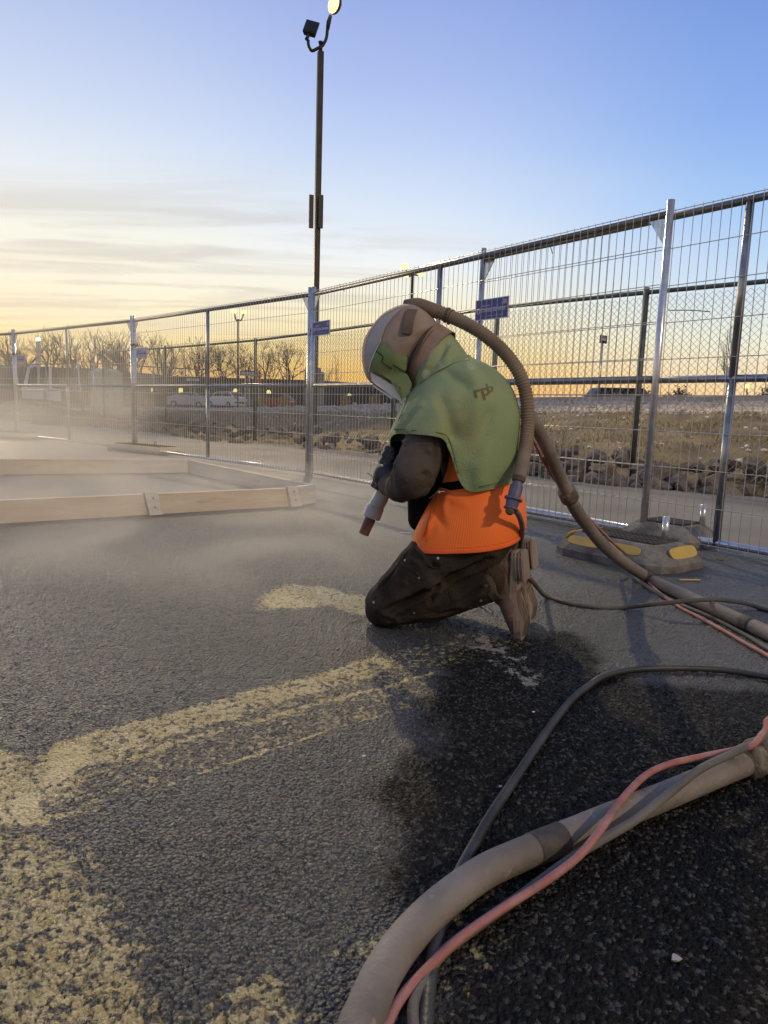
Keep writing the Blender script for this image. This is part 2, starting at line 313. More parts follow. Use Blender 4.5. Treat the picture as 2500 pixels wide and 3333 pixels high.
def asphalt_material():
    m = bpy.data.materials.new('worn_asphalt'); m.use_nodes = True; t = m.node_tree; b = t.nodes['Principled BSDF']
    n = t.nodes.new; l = t.links.new
    g = n('ShaderNodeTexCoord'); P = g.outputs['Object']
    def noise(s, d=5, r=0.6):
        q = n('ShaderNodeTexNoise'); q.inputs['Scale'].default_value = s; q.inputs['Detail'].default_value = d; q.inputs['Roughness'].default_value = r; l(P, q.inputs[0]); return q.outputs[0]
    def ramp(v, p0, c0, p1, c1):
        r = n('ShaderNodeValToRGB'); e = r.color_ramp.elements; e[0].position = p0; e[1].position = p1; e[0].color = c0 + (1,); e[1].color = c1 + (1,); l(v, r.inputs[0]); return r.outputs[0]
    def mth(op, a, c=None, d=None):
        q = n('ShaderNodeMath'); q.operation = op
        for i, v in enumerate((a, c, d)):
            if v is None: continue
            if isinstance(v, (int, float)): q.inputs[i].default_value = v
            else: l(v, q.inputs[i])
        return q.outputs[0]
    def mix(f, a, c, mode='MIX'):
        q = n('ShaderNodeMix'); q.data_type = 'RGBA'; q.blend_type = mode
        if isinstance(f, (int, float)): q.inputs[0].default_value = f
        else: l(f, q.inputs[0])
        for i, v in ((6, a), (7, c)):
            if isinstance(v, tuple): q.inputs[i].default_value = v
            else: l(v, q.inputs[i])
        return q.outputs[2]
    def attr(k):
        q = n('ShaderNodeAttribute'); q.attribute_name = k; return q.outputs['Fac']
    def sm(v, a, c):
        q = n('ShaderNodeMapRange'); q.interpolation_type = 'SMOOTHSTEP'; l(v, q.inputs[0]); q.inputs[1].default_value = a; q.inputs[2].default_value = c; return q.outputs[0]
    vo = n('ShaderNodeTexVoronoi'); vo.inputs['Scale'].default_value = 150; l(P, vo.inputs[0])
    vo.inputs['Randomness'].default_value = 1.0
    sep = n('ShaderNodeSeparateColor'); l(vo.outputs['Color'], sep.inputs[0])
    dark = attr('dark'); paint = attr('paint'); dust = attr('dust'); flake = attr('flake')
    base = mix(sm(noise(1.1, 6), 0.3, 0.7), (0.024, 0.0265, 0.031, 1), (0.060, 0.0635, 0.070, 1))
    peb = ramp(sep.outputs[0], 0.1, (0.6, 0.6, 0.6), 1.0, (1.5, 1.48, 1.42))
    base = mix(0.75, base, peb, 'MULTIPLY')
    gap = n('ShaderNodeMapRange'); l(attr('height'), gap.inputs[0]); gap.inputs[1].default_value = 0.0; gap.inputs[2].default_value = 0.75; gap.inputs[3].default_value = 0.30; gap.inputs[4].default_value = 1.25  # bitumen hollows; raking light on the stone tops also put into the colour
    near = attr('near'); base = mix(near, base, mix(1.0, base, gap.outputs[0], 'MULTIPLY'))
    darkc = mix(sm(sep.outputs[1], 0.72, 1.0), (0.003, 0.003, 0.0035, 1), (0.075, 0.072, 0.066, 1))  # near-black tone for the dark ground and the shadow painted there
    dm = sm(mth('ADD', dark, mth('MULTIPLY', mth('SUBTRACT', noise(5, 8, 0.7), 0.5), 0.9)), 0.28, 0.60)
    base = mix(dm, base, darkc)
    base = mix(mth('MULTIPLY', dust, 0.55), base, (0.33, 0.305, 0.265, 1))
    pn = mth('ADD', mth('MULTIPLY', noise(60, 6, 0.65), 0.66), mth('MULTIPLY', noise(15, 6, 0.65), 0.34))
    pn = mth('ADD', mth('MULTIPLY', mth('SUBTRACT', pn, 0.5), 2.6), 0.5)
    pn = mth('ADD', pn, mth('MULTIPLY', mth('SUBTRACT', attr('height'), 0.45), -0.38))
    pm = mth('MULTIPLY', sm(mth('SUBTRACT', paint, mth('MULTIPLY', pn, 1.0)), -0.10, 0.14), sm(paint, 0.1, 0.3))
    yel = mix(sm(noise(7, 5), 0.35, 0.65), (0.54, 0.43, 0.18, 1), (0.64, 0.54, 0.29, 1))
    yel = mix(sm(noise(70, 5), 0.5, 0.75), yel, (0.26, 0.215, 0.12, 1))
    col = mix(mth('MULTIPLY', pm, mth('ADD', 0.62, mth('MULTIPLY', sm(paint, 0.42, 0.7), 0.34))), base, yel)
    fnz = mth('ADD', mth('MULTIPLY', mth('SUBTRACT', mth('ADD', mth('MULTIPLY', noise(26, 7, 0.7), 0.5), mth('MULTIPLY', noise(8, 4, 0.6), 0.5)), 0.5), 3.0), 0.55)
    fm = sm(mth('SUBTRACT', flake, fnz), -0.02, 0.06)
    col = mix(fm, col, (0.30, 0.28, 0.25, 1))
    l(col, b.inputs['Base Color'])
    rg = n('ShaderNodeMapRange'); l(noise(30, 5), rg.inputs[0]); rg.inputs[3].default_value = 0.30; rg.inputs[4].default_value = 0.62
    l(rg.outputs[0], b.inputs['Roughness'])
    sp_ = n('ShaderNodeMapRange'); l(dm, sp_.inputs[0]); sp_.inputs[3].default_value = 0.55; sp_.inputs[4].default_value = 0.07; l(sp_.outputs[0], b.inputs['Specular IOR Level'])
    inv = mth('SUBTRACT', 1.0, mth('MULTIPLY', vo.outputs['Distance'], 1.3))
    hgt = mth('ADD', mth('MULTIPLY', inv, 0.6), mth('MULTIPLY', noise(260, 3), 0.35))
    hgt = mth('ADD', hgt, mth('MULTIPLY', pm, 0.22)); hgt = mth('ADD', hgt, mth('MULTIPLY', noise(14, 4), 0.5))
    q = n('ShaderNodeBump'); q.inputs['Strength'].default_value = 1.0; q.inputs['Distance'].default_value = 0.010; l(hgt, q.inputs['Height']); l(q.outputs[0], b.inputs['Normal'])
    return m
m_asph = asphalt_material()
m_road = mat('dusty_concrete_road', (0.135, 0.125, 0.112), 0.9, 0, (0.20, 0.187, 0.168), 0.9, 0.4, 40, detail=10)
# ================================================================== ground
def poly_field(XY, pts, soft, curve=False):
    """+ inside, falls to 0 over `soft` metres outside the polygon"""
    P = np.array([[p.x, p.y] for p in pts]); n = len(P)
    dmin = np.full(len(XY), 1e9); inside = np.zeros(len(XY), bool)
    for i in range(n if not curve else n - 1):
        a = P[i]; b = P[(i + 1) % n]; ab = b - a
        t = np.clip(((XY - a) @ ab) / max(ab @ ab, 1e-9), 0, 1)
        d = np.hypot(*(XY - a - t[:, None] * ab).T); dmin = np.minimum(dmin, d)
        if not curve:
            c = ((P[i, 1] > XY[:, 1]) != (P[(i + 1) % n, 1] > XY[:, 1]))
            xi = (P[(i + 1) % n, 0] - P[i, 0]) * (XY[:, 1] - P[i, 1]) / (P[(i + 1) % n, 1] - P[i, 1] + 1e-12) + P[i, 0]
            inside ^= c & (XY[:, 0] < xi)
    sd = np.where(inside, dmin, -dmin) if not curve else -dmin
    return np.clip(0.5 + sd / (2 * soft), 0, 1) if not curve else np.clip(1 + sd / soft, 0, 1)
def vnoise(x, y, seed):
    rs = np.random.RandomState(seed); T = rs.rand(256, 256)
    xi = np.floor(x).astype(int); yi = np.floor(y).astype(int); fx = x - xi; fy = y - yi
    fx = fx * fx * (3 - 2 * fx); fy = fy * fy * (3 - 2 * fy)
    g = lambda i, j: T[(xi + i) % 256, (yi + j) % 256]
    return (g(0, 0) * (1 - fx) + g(1, 0) * fx) * (1 - fy) + (g(0, 1) * (1 - fx) + g(1, 1) * fx) * fy
def pebbles(x, y, s, seed):
    """rounded stones of size s: 1 at a stone's centre, 0 in the gaps"""
    rs = np.random.RandomState(seed); JX = rs.rand(251, 257); JY = rs.rand(251, 257); JR = rs.rand(251, 257)
    gx = np.floor(x / s).astype(int); gy = np.floor(y / s).astype(int); d1 = np.full(x.shape, 9.0); d2 = np.full(x.shape, 9.0); h = np.zeros(x.shape)
    for i in (-1, 0, 1):
        for j in (-1, 0, 1):
            a = (gx + i) % 251; b = (gy + j) % 257
            d = np.hypot(x / s - (gx + i + JX[a, b]), y / s - (gy + j + JY[a, b]))
            c = d < d1; d2 = np.where(c, d1, np.minimum(d2, d)); h = np.where(c, JR[a, b], h); d1 = np.where(c, d, d1)
    e = np.clip((d2 - d1) / 0.35, 0, 1)
    return np.sqrt(e) * (0.45 + 0.55 * h)
nr, nc = 760, 760
Dd = 0.42 * (14.0 / 0.42) ** np.linspace(0, 1, nr); uu = np.linspace(-0.82, 0.82, nc)
DD, UU = np.meshgrid(Dd, uu, indexing='ij'); GX = (DD * UU).ravel(); GY = DD.ravel(); XY = np.stack([GX, GY], 1)
fade = np.clip(2.6 / GY, 0.15, 1)
wob = (vnoise(GX * 9, GY * 9, 3) - 0.5) * 0.035 + (vnoise(GX * 30, GY * 30, 4) - 0.5) * 0.016
XYw = XY + np.stack([wob, (vnoise(GX * 12, GY * 12, 9) - 0.5) * 0.03], 1)
G = lambda *a: [gr(x, y) for x, y in a]
paint = np.zeros(len(XY))
def addp(f, s): np.maximum(paint, f * s, out=paint)
addp(poly_field(XYw, G((118, 2547), (143, 2429), (422, 2345), (760, 2269), (1224, 2125), (1290, 2160), (1266, 2184), (1000, 2265), (844, 2319), (560, 2400), (388, 2471)), 0.012), 0.60)
addp(poly_field(XYw, G((112, 2547), (150, 2435), (230, 2400), (300, 2420), (285, 2500), (200, 2545)), 0.012), 0.9)
addp(poly_field(XYw, G((700, 2290), (1224, 2128), (1266, 2180), (844, 2300)), 0.02), 0.60)
addp(poly_field(XYw, G((388, 2462), (844, 2335), (1080, 2268), (1400, 2185), (1400, 2196), (1080, 2285), (844, 2352), (400, 2480)), 0.006), 0.62)
addp(poly_field(XYw, G((523, 2550), (911, 2424), (1350, 2290), (1350, 2296), (911, 2436), (523, 2562)), 0.005), 0.62)
addp(poly_field(XYw, G((120, 2600), (143, 2429), (760, 2269), (1224, 2125), (1420, 2080), (1600, 2070), (1560, 2140), (1420, 2200), (1360, 2310), (900, 2450), (500, 2580), (300, 2640)), 0.05), 0.37)
addp(poly_field(XYw, G((-200, 2350), (60, 2440), (160, 2420), (330, 2480), (330, 2600), (200, 2640), (-200, 2700)), 0.04), 0.58)
addp(poly_field(XYw, G((-300, 2400), (0, 2440), (60, 2500), (110, 2560), (160, 2640), (300, 2640), (330, 2600), (180, 2700), (60, 2700), (-300, 2700)), 0.03), 0.66)
addp(poly_field(XYw, G((20, 2560), (120, 2560), (170, 2620), (180, 2680), (70, 2705), (30, 2660)), 0.015), 0.85)
addp(poly_field(XYw, G((-400, 2650), (50, 2700), (150, 2700), (260, 2800), (380, 2960), (500, 3120), (560, 3230), (640, 3400), (-600, 3500)), 0.03), 0.57)
addp(poly_field(XYw, G((190, 2690), (225, 2700), (300, 2800), (380, 2920), (440, 2990), (405, 2985), (330, 2900), (250, 2790)), 0.012), 0.56)
addp(poly_field(XYw, G((600, 3400), (640, 3250), (780, 3210), (900, 3160), (1000, 3230), (1040, 3400)), 0.02), 0.53)
addp(poly_field(XYw, G((1070, 3110), (1180, 3020), (1290, 3000), (1260, 3080), (1180, 3180), (1110, 3150)), 0.02), 0.52)
addp(poly_field(XYw, G((815, 1960), (860, 1920), (930, 1900), (1060, 1905), (1150, 1930), (1330, 1950), (1330, 2010), (1150, 2000), (1060, 1975), (960, 1985), (830, 1985)), 0.035), 0.66)
addp(poly_field(XYw, G((1270, 2150), (1320, 2095), (1560, 2060), (1760, 2100), (1560, 2130), (1400, 2150)), 0.06), 0.38)
addp(poly_field(XYw, G((1500, 2850), (1620, 3000), (1520, 3333), (1420, 3333)), 0.05), 0.40)
flake = poly_field(XYw, G((1380, 2060), (1560, 2040), (1680, 2070), (1790, 2130), (1780, 2210), (1700, 2290), (1560, 2200), (1480, 2110)), 0.10) * 0.50
dark = poly_field(XYw, G((1440, 2160), (1560, 2090), (1720, 2080), (1830, 2060), (1930, 2130), (1960, 2200), (2200, 2240), (2900, 2250), (3600, 3600), (1300, 3700), (1480, 3060), (1330, 2950), (1270, 2850), (1260, 2580), (1400, 2400), (1420, 2250)), 0.13)  # dark ground and powder, with the worker's cast shadow painted into the colour
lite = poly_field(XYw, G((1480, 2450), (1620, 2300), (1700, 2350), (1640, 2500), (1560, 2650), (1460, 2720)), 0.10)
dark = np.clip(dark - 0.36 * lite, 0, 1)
dust = np.clip((GY - 2.2) / 3.6, 0, 1) * np.clip((0.9 - GX) / 1.6, 0, 1) * 1.0 + 0.14 * vnoise(GX * 1.3, GY * 1.3, 12)
peb = pebbles(GX, GY, 0.0135, 5) * 0.7 + pebbles(GX, GY, 0.0065, 6) * 0.3
und = vnoise(GX * 2.2, GY * 2.2, 8) * 0.005 + vnoise(GX * 55, GY * 55, 11) * 0.0028
z = peb * 0.0066 * fade * (1 - 0.35 * np.clip((paint - 0.6) * 4, 0, 1)) + und * np.clip(4 / GY, 0.2, 1)
z -= 0.0065
verts = np.stack([GX, GY, z], 1).astype(np.float32)
me = bpy.data.meshes.new('asphalt_ground')
me.vertices.add(nr * nc); me.vertices.foreach_set('co', verts.ravel())
ii = (np.arange(nr - 1)[:, None] * nc + np.arange(nc - 1)[None, :]).ravel()
quads = np.stack([ii, ii + 1, ii + nc + 1, ii + nc], 1).astype(np.int32)
me.loops.add(quads.size); me.loops.foreach_set('vertex_index', quads.ravel())
me.polygons.add(len(quads)); me.polygons.foreach_set('loop_start', np.arange(0, quads.size, 4, dtype=np.int32)); me.polygons.foreach_set('loop_total', np.full(len(quads), 4, np.int32))
me.polygons.foreach_set('use_smooth', np.ones(len(quads), bool)); me.update()
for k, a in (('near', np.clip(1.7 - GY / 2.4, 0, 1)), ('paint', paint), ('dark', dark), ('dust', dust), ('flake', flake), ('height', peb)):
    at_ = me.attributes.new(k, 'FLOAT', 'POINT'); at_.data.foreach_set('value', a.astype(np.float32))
me.materials.append(m_asph)
ga = bpy.data.objects.new('asphalt_ground', me); COL.objects.link(ga); ga['kind'] = 'structure'
def sheet(name, pts, mat_, z=None):
    b = MB(); b.add([(p[0], p[1], p[2] if z is None else z) for p in pts], [tuple(range(len(pts)))])
    o = b.build(name, mat_); o['kind'] = 'structure'; return o
sheet('outer_ground', [(-400, -60, 0), (400, -60, 0), (400, 900, 0), (-400, 900, 0)], m_asph, -0.03)
# road beyond the fence : strip between the fence line and the rocks
cols = [-900, -500, -200, 0, 240, 462, 696, 1006, 1300, 1600, 1855, 2222, 2500, 2900, 3500]
rb = [1330, 1340, 1352, 1365, 1385, 1406, 1437, 1456, 1490, 1530, 1567, 1600, 1622, 1655, 1700]
FN = dict(A=(-6.65, 12.98), AB=(-5.13, 11.67), B=(-3.61, 10.35), C=(-0.79, 7.48), D=(0.64, 5.50), E=(1.56, 4.19))
FN = {k: Vector((v[0], v[1], 0)) for k, v in FN.items()}
dCE = (FN['E'] - FN['C']).normalized(); FN['E'] = FN['C'] + dCE * 4.03
FN['D'] = FN['C'] + dCE * 2.44; 
rockline = [gr(x, y) for x, y in zip(cols, rb)]
off = Vector((0.2, 0.25, 0))
fl = [Vector((-16, 22, 0)), Vector((-12, 17.6, 0)), FN['A'] + off, FN['B'] + off, FN['C'] + off, FN['E'] + off, FN['E'] + dCE * 3 + off, FN['E'] + dCE * 8 + off]
sheet('road', [(p.x, p.y, 0) for p in fl] + [(p.x, p.y + 0.3, 0) for p in reversed(rockline[2:])], m_road, 0.006)
# terrain beyond the rocks
gb = dict(y=[1335, 1337, 1339, 1341, 1340, 1339, 1341, 1342, 1344, 1345, 1346, 1347, 1348, 1352, 1360], D=[70, 62, 54, 46, 42, 38, 34, 27, 21, 17, 14.5, 13.2, 12.4, 11.6, 11])
gt = dict(y=[1332, 1333, 1334, 1335, 1333, 1331, 1331, 1325, 1318, 1313, 1312, 1312, 1312, 1314, 1320])
L0 = [p + Vector((0, 0, -0.02)) for p in rockline]
L3 = [at(x, y, d) for x, y, d in zip(cols, gb['y'], gb['D'])]
L4 = [at(x, y, d * 1.18 + 0.8) for x, y, d in zip(cols, gt['y'], gb['D'])]
def lerp(a, b, t): return a + (b - a) * t
rows = []
for t in np.linspace(0, 1, 26):
    row = []
    for a, b in zip(L0, L3):
        p = lerp(a, b, t); zz = a.z + (b.z - a.z) * (t ** 0.8 if t < 1 else 1); row.append(Vector((p.x, p.y, zz)))
    rows.append(spline(row, 6))
rs_ = np.random.RandomState(5)
slope_rows = []
for i, r in enumerate(rows):
    q = []
    for p in r:
        n_ = (vnoise(np.array([p.x * 1.4]), np.array([p.y * 1.4]), 21)[0] - 0.5) * 0.16 + (vnoise(np.array([p.x * 5]), np.array([p.y * 5]), 22)[0] - 0.5) * 0.07
        w = min(1, i / 3) * min(1, (len(rows) - 1 - i) / 3)
        q.append(p + Vector((0, 0, n_ * w)))
    slope_rows.append(q)
b = MB(); b.rings(slope_rows, closed=False); sl = b.build('grass_slope', m_earth, smooth=True); sl['kind'] = 'structure'
b = MB(); G3 = rows[-1]; G4 = spline(L4, 6); b.rings([G3, G4], closed=False); gs = b.build('gravel_strip', mat('gravel_bed', (0.2, 0.18, 0.155), 0.95, 0, (0.32, 0.29, 0.25), 14, 0.8, 30)); gs['kind'] = 'structure'
# kerb on the right, parking lot behind
k0 = [p for p in G4 if p.x > 0.4]
def hyp(p, k): return Vector((p.x * k, p.y * k, p.z))
b = MB()
for a, c in zip(k0[:-1], k0[1:]):
    pass
KH = 0.15
b.rings([k0, [p + Vector((0, 0, KH)) for p in k0], [hyp(p, 1.012) + Vector((0, 0, KH + 0.01)) for p in k0], [hyp(p, 1.014) + Vector((0, 0, -0.1)) for p in k0]], closed=False)
kb = b.build('kerb', m_kerb); kb['kind'] = 'structure'
far = []
for p in G4:
    k = 150 / p.y; zf = p.z if p.x > 2 else lerp(p.z, max(0.15, min(1.2, 0.55 + 0.02 * p.x * k)), 0.6)
    far.append(Vector((p.x * k, 150, zf)))
b = MB(); b.rings([[q + Vector((0, 0, -0.02)) for q in G4], far, [Vector((p.x * 5, 800, p.z - 0.6)) for p in far]], closed=False)
pk = b.build('parking_lot', m_lot, smooth=True); pk['kind'] = 'structure'
def lot_z(x, y):
    u = x / y; best = min(range(len(G4)), key=lambda i: abs(G4[i].x / G4[i].y - u)); a, c = G4[best], far[best]
    return lerp(a.z, c.z, min(1, max(0, (y - a.y) / (150 - a.y))))

# ---------------------------------------------------------------- rocks
def rock_mesh(i, rough=0.22):
    r = np.random.RandomState(100 + i); bm = bmesh.new(); bmesh.ops.create_icosphere(bm, subdivisions=2, radius=1)
    pl = [Vector(r.randn(3)).normalized() for _ in range(9)]; ds = [0.42 + 0.32 * r.rand() for _ in range(9)]
    for v in bm.verts:
        for n_, d in zip(pl, ds):
            k = v.co.dot(n_)
            if k > d: v.co -= n_ * (k - d)
        v.co += Vector(r.randn(3)) * 0.025
    for f in bm.faces: f.smooth = False
    me = bpy.data.meshes.new('rock'); bm.to_mesh(me); bm.free(); me.materials.append(m_rock if i % 3 else m_rock2); return me
RM = [rock_mesh(i) for i in range(9)]
bank = thing('rock_bank', 'long row of dark angular rocks piled along the far edge of the road', 'rocks', (0, 0, 0)); ORG[bank.name] = {}
RL = spline(rockline, 10); rr = random.Random(3); cand = []
seg = [(RL[i], RL[i + 1]) for i in range(len(RL) - 1)]
for a, c in seg:
    L = (c - a).length; mid = (a + c) / 2
    if abs(mid.x / mid.y) > 0.66: continue
    nn = max(1, int(L * (30 if mid.y < 11 else 14)))
    for k in range(nn):
        p = lerp(a, c, rr.random()); t = rr.random() ** 1.2; w = .85 if mid.x > -3 else 1.6
        s = rr.uniform(0.06, 0.17) * (1.0 if t < 0.75 else 0.75)
        n_ = Vector((0, 1, 0)); q = p + n_ * (t * w - 0.05)
        cand.append((q.length, Vector((q.x, q.y, 0.02 + 0.34 * min(t * 1.8, 1) * rr.uniform(0.4, 1.0) - 0.03)), s))
cand.sort(key=lambda c: c[0])
vis = [c for c in cand]
for i, (d, q, s) in enumerate(vis[:300]):
    o = bpy.data.objects.new('rock', RM[rr.randrange(9)]); COL.objects.link(o); o.parent = bank
    o.location = q; o.scale = (s * rr.uniform(0.8, 1.35), s * rr.uniform(0.7, 1.1), s * rr.uniform(0.6, 1.0)); o.rotation_euler = (rr.uniform(-.5, .5), rr.uniform(-.5, .5), rr.uniform(0, 6.3))
def scatter(name, items, meshes, mats, parent=None):
    vs = []; fs = []; o = 0; base = []
    for me in meshes:
        base.append((np.array([v.co[:] for v in me.vertices]), [tuple(p.vertices) for p in me.polygons]))
    for (q, s, rz) in items:
        V, F = base[int(rz * 977) % len(base)]; c, s_ = math.cos(rz), math.sin(rz)
        sx_, sy_, sz_ = s; P = V * np.array([sx_, sy_, sz_]); P = np.stack([P[:, 0] * c - P[:, 1] * s_, P[:, 0] * s_ + P[:, 1] * c, P[:, 2]], 1) + np.array(q)
        vs.append(P); fs += [tuple(k + o for k in f) for f in F]; o += len(V)
    me = bpy.data.meshes.new(name); me.from_pydata(np.concatenate(vs).tolist(), [], fs); me.update()
    for m_ in mats: me.materials.append(m_)
    ob = bpy.data.objects.new(name, me); COL.objects.link(ob); ob.parent = parent; ob['kind'] = 'stuff'; return ob
far_rocks = [(tuple(q), (s * rr.uniform(.8, 1.3), s, s * rr.uniform(.6, 1)), rr.uniform(0, 6.3)) for d, q, s in vis[300:2600]]
def low(i):
    r = np.random.RandomState(300 + i); bm = bmesh.new(); bmesh.ops.create_icosphere(bm, subdivisions=1, radius=1)
    for v in bm.verts: v.co *= 0.75 + 0.4 * r.rand()
    me = bpy.data.meshes.new('pebble'); bm.to_mesh(me); bm.free(); return me
LM = [low(i) for i in range(8)]
if far_rocks:
    scatter('far_rocks', far_rocks, LM, [m_rock], bank)
# pale cobbles on the strip, loose white stones on the slope
items = []
for _ in range(9000):
    i = rr.uniform(0, len(G3) - 1.001); k = int(i); f = i - k; t = rr.random()
    a = lerp(G3[k], G3[k + 1], f); c = lerp(G4[k], G4[k + 1], f); q = lerp(a, c, t)
    if abs(q.x / q.y) > 0.7 or (q.y > 24 and rr.random() < 0.3): continue
    s = rr.uniform(0.03, 0.065) * (1 + q.y / 40); items.append(((q.x, q.y, q.z + s * 0.25), (s, s * 0.8, s * 0.65), rr.uniform(0, 6.3)))
cb = scatter('cobbles', items, LM, [m_cobble]); tag(cb, 'band of pale cobbles along the top of the grassy slope', 'cobbles')
def slope_pt(i, t):
    k = int(i); f = i - k; j = t * (len(slope_rows) - 1); m_ = min(int(j), len(slope_rows) - 2); g = j - m_
    return lerp(lerp(slope_rows[m_][k], slope_rows[m_][k + 1], f), lerp(slope_rows[m_ + 1][k], slope_rows[m_ + 1][k + 1], f), g)
items = []
NS = len(slope_rows[0])
for _ in range(900):
    i = rr.uniform(0, NS - 1.01); t = 1 - rr.random() ** 1.7 * 0.8
    q = slope_pt(i, t)
    if vnoise(np.array([q.x * .9]), np.array([q.y * .9]), 31)[0] < 0.55 and rr.random() < 0.8: continue
    s = rr.uniform(0.015, 0.05); items.append(((q.x, q.y, q.z + s * .3), (s, s * .8, s * .6), rr.uniform(0, 6.3)))
wsn = scatter('scattered_stones', items, LM, [m_rwhite]); tag(wsn, 'loose white stones scattered over the dry grass slope', 'stones')
# dry grass
vs = []; fs = []
for _ in range(30000):
    i = rr.uniform(0, NS - 1.01); t = rr.uniform(0.05, 1.0); q = slope_pt(i, t)
    if abs(q.x / q.y) > 0.68: continue
    if vnoise(np.array([q.x * 1.7]), np.array([q.y * 2.5]), 33)[0] < 0.42: continue
    h = rr.uniform(0.02, 0.07) * (1 + q.y / 45); a = rr.uniform(0, 6.3); w = 0.006 * (1 + q.y / 14); dx, dy = math.cos(a) * w, math.sin(a) * w
    lx, ly = rr.uniform(-1, 1) * h * 0.8, rr.uniform(-1, 1) * h * 0.8; k = len(vs)
    vs += [(q.x - dx, q.y - dy, q.z - .01), (q.x + dx, q.y + dy, q.z - .01), (q.x + lx, q.y + ly, q.z + h)]; fs.append((k, k + 1, k + 2))
me = bpy.data.meshes.new('dry_grass'); me.from_pydata(vs, [], fs); me.materials.append(m_grass)
o = bpy.data.objects.new('dry_grass', me); COL.objects.link(o); tag(o, 'short dry tan grass covering the slope behind the rocks', 'grass', kind='stuff')
# a white crumpled rock and a few loose ones
for (px, py, D, s, lab) in ((2415, 1512, 7.55, 0.10, 'bright white broken stone lying on top of the dark rock row at right'), ):
    q = at(px, py, D); o = bpy.data.objects.new('white_stone', RM[4].copy()); o.data.materials.clear(); o.data.materials.append(m_rwhite); COL.objects.link(o); o.location = q; o.scale = (s * 1.3, s, s * 0.7); tag(o, lab, 'stone')

# ---------------------------------------------------------------- site fence panels
HT, HM, TR = 1.935, 0.944, 0.0215
def panel(name, label, L, HT=HT, wires=True, brace=(0, 1), step=0.0553, wr=0.0024, world=None):
    t = thing(name, label, 'fence panel', world=False)
    def part(n_, b, m=m_galv, sm=True, **k): return b.build(n_, m, t, smooth=sm, **k)
    for x in (0, L):
        b = MB(); b.tube([(x, 0, 0.0), (x, 0, HT)], TR, 12); part('post', b)
    b = MB(); b.tube([(L / 2, 0, 0.03), (L / 2, 0, HM)], TR, 12); b.tube([(L / 2, 0, HM), (L / 2, 0, HT - .06)], TR, 12); part('centre_post', b, m_rail_mid)
    for n_, zz in (('bottom_rail', 0.045), ('middle_rail', HM), ('top_rail', HT - 0.075)):
        b = MB(); b.tube([(TR, 0, zz), (L - TR, 0, zz)], TR * 0.97, 12); part(n_, b, {'b': m_galv, 'm': m_rail_mid, 't': m_rail_top}[n_[0]])
    for x, s in ((0, 1), (L, -1)):
        b = MB(); b.prism([(x + s * .015, -.004, HT - .09), (x + s * .13, -.004, HT - .09), (x + s * .015, -.004, HT - .25)], (0, .008, 0)); part('corner_gusset', b, sm=False)
    if wires:
        b = MB(); n_ = int(round(L / step)); y = -TR - wr
        for i in range(1, n_):
            x = L * i / n_; jit = random.uniform(-.003, .003)
            b.tube([(x + jit, y, 0.015), (x - jit, y - .001, HM), (x + jit, y, HT - 0.04)], wr, 4, cap=False)
        for k in range(10):
            zz = 0.03 + k * (HT - .08) / 9.0
            b.tube([(0.01, y - wr * 2, zz), (L * .5, y - wr * 2, zz - .002), (L - .01, y - wr * 2, zz)], wr, 4, cap=False)
        part('wire_mesh', b, m_wire, kind='stuff')
    return t
def place(t, a, c, dz=0):
    t.location = (a.x, a.y, a.z + dz); t.rotation_euler = (0, 0, math.atan2(c.y - a.y, c.x - a.x))
grp = 'site fence panels in a row'
pn = Vector((-dCE.y, dCE.x, 0))  # away from camera
p1 = panel('site_fence', 'galvanised wire fence panel directly behind the kneeling worker, ending at the thick right post', 4.03); place(p1, FN['C'], FN['E']); p1['group'] = grp
p2 = copy_tree(p1); p2['label'] = 'rightmost galvanised wire fence panel, running out of the frame above the rubber fence foot'
s2 = FN['D'] + pn * 0.062; place(p2, s2, s2 + dCE)
dBC = (FN['C'] - FN['B']).normalized()
p3 = copy_tree(p1); p3['label'] = 'galvanised wire fence panel between the hazy paired posts and the tall dark lamp pole'; place(p3, FN['C'] - dBC * 4.09, FN['C'])
FB = FN['C'] - dBC * 4.09
dAB = (FB - FN['A']).normalized(); FA = FB - dAB * 4.10
p4 = copy_tree(p1); p4['label'] = 'galvanised wire fence panel dimmed by the dust cloud, second from the left edge'; place(p4, FA - Vector((0, 0, 0)), FB)
p5 = copy_tree(p1); p5['label'] = 'farthest galvanised wire fence panel, cut off by the left edge of the frame'; a5 = FA - dAB * 0.07; d5 = Vector((-0.93, 0.62, 0)).normalized(); place(p5, a5 + d5 * 4.03, a5)
# couplers that tie neighbouring panels
def clamp(p, d, zz, lab):
    R = Matrix.Rotation(math.atan2(d.y, d.x), 3, 'Z'); b = MB(); c = p + Vector((0, 0, zz))
    b.box(c + R @ Vector((0, -.026, 0)), (.13, .012, .04), R); b.box(c + R @ Vector((0, .026, 0)), (.13, .012, .04), R); b.tube([c + R @ Vector((0, -.045, 0)), c + R @ Vector((0, .045, 0))], .008, 8)
    o = b.build('pipe_clamp', m_green_rail, bevel=.003); tag(o, lab, 'clamp', 'clamps joining fence panels')
clamp(FN['C'] + Vector((.03, -.02, 0)), dCE, 1.50, 'green steel clamp joining the two fence posts beside the tall lamp pole')
clamp(FB, dBC, 1.52, 'steel clamp on the paired fence posts in the dust at left')
clamp(FA, dAB, 1.50, 'steel clamp on the far left fence posts under the trees')
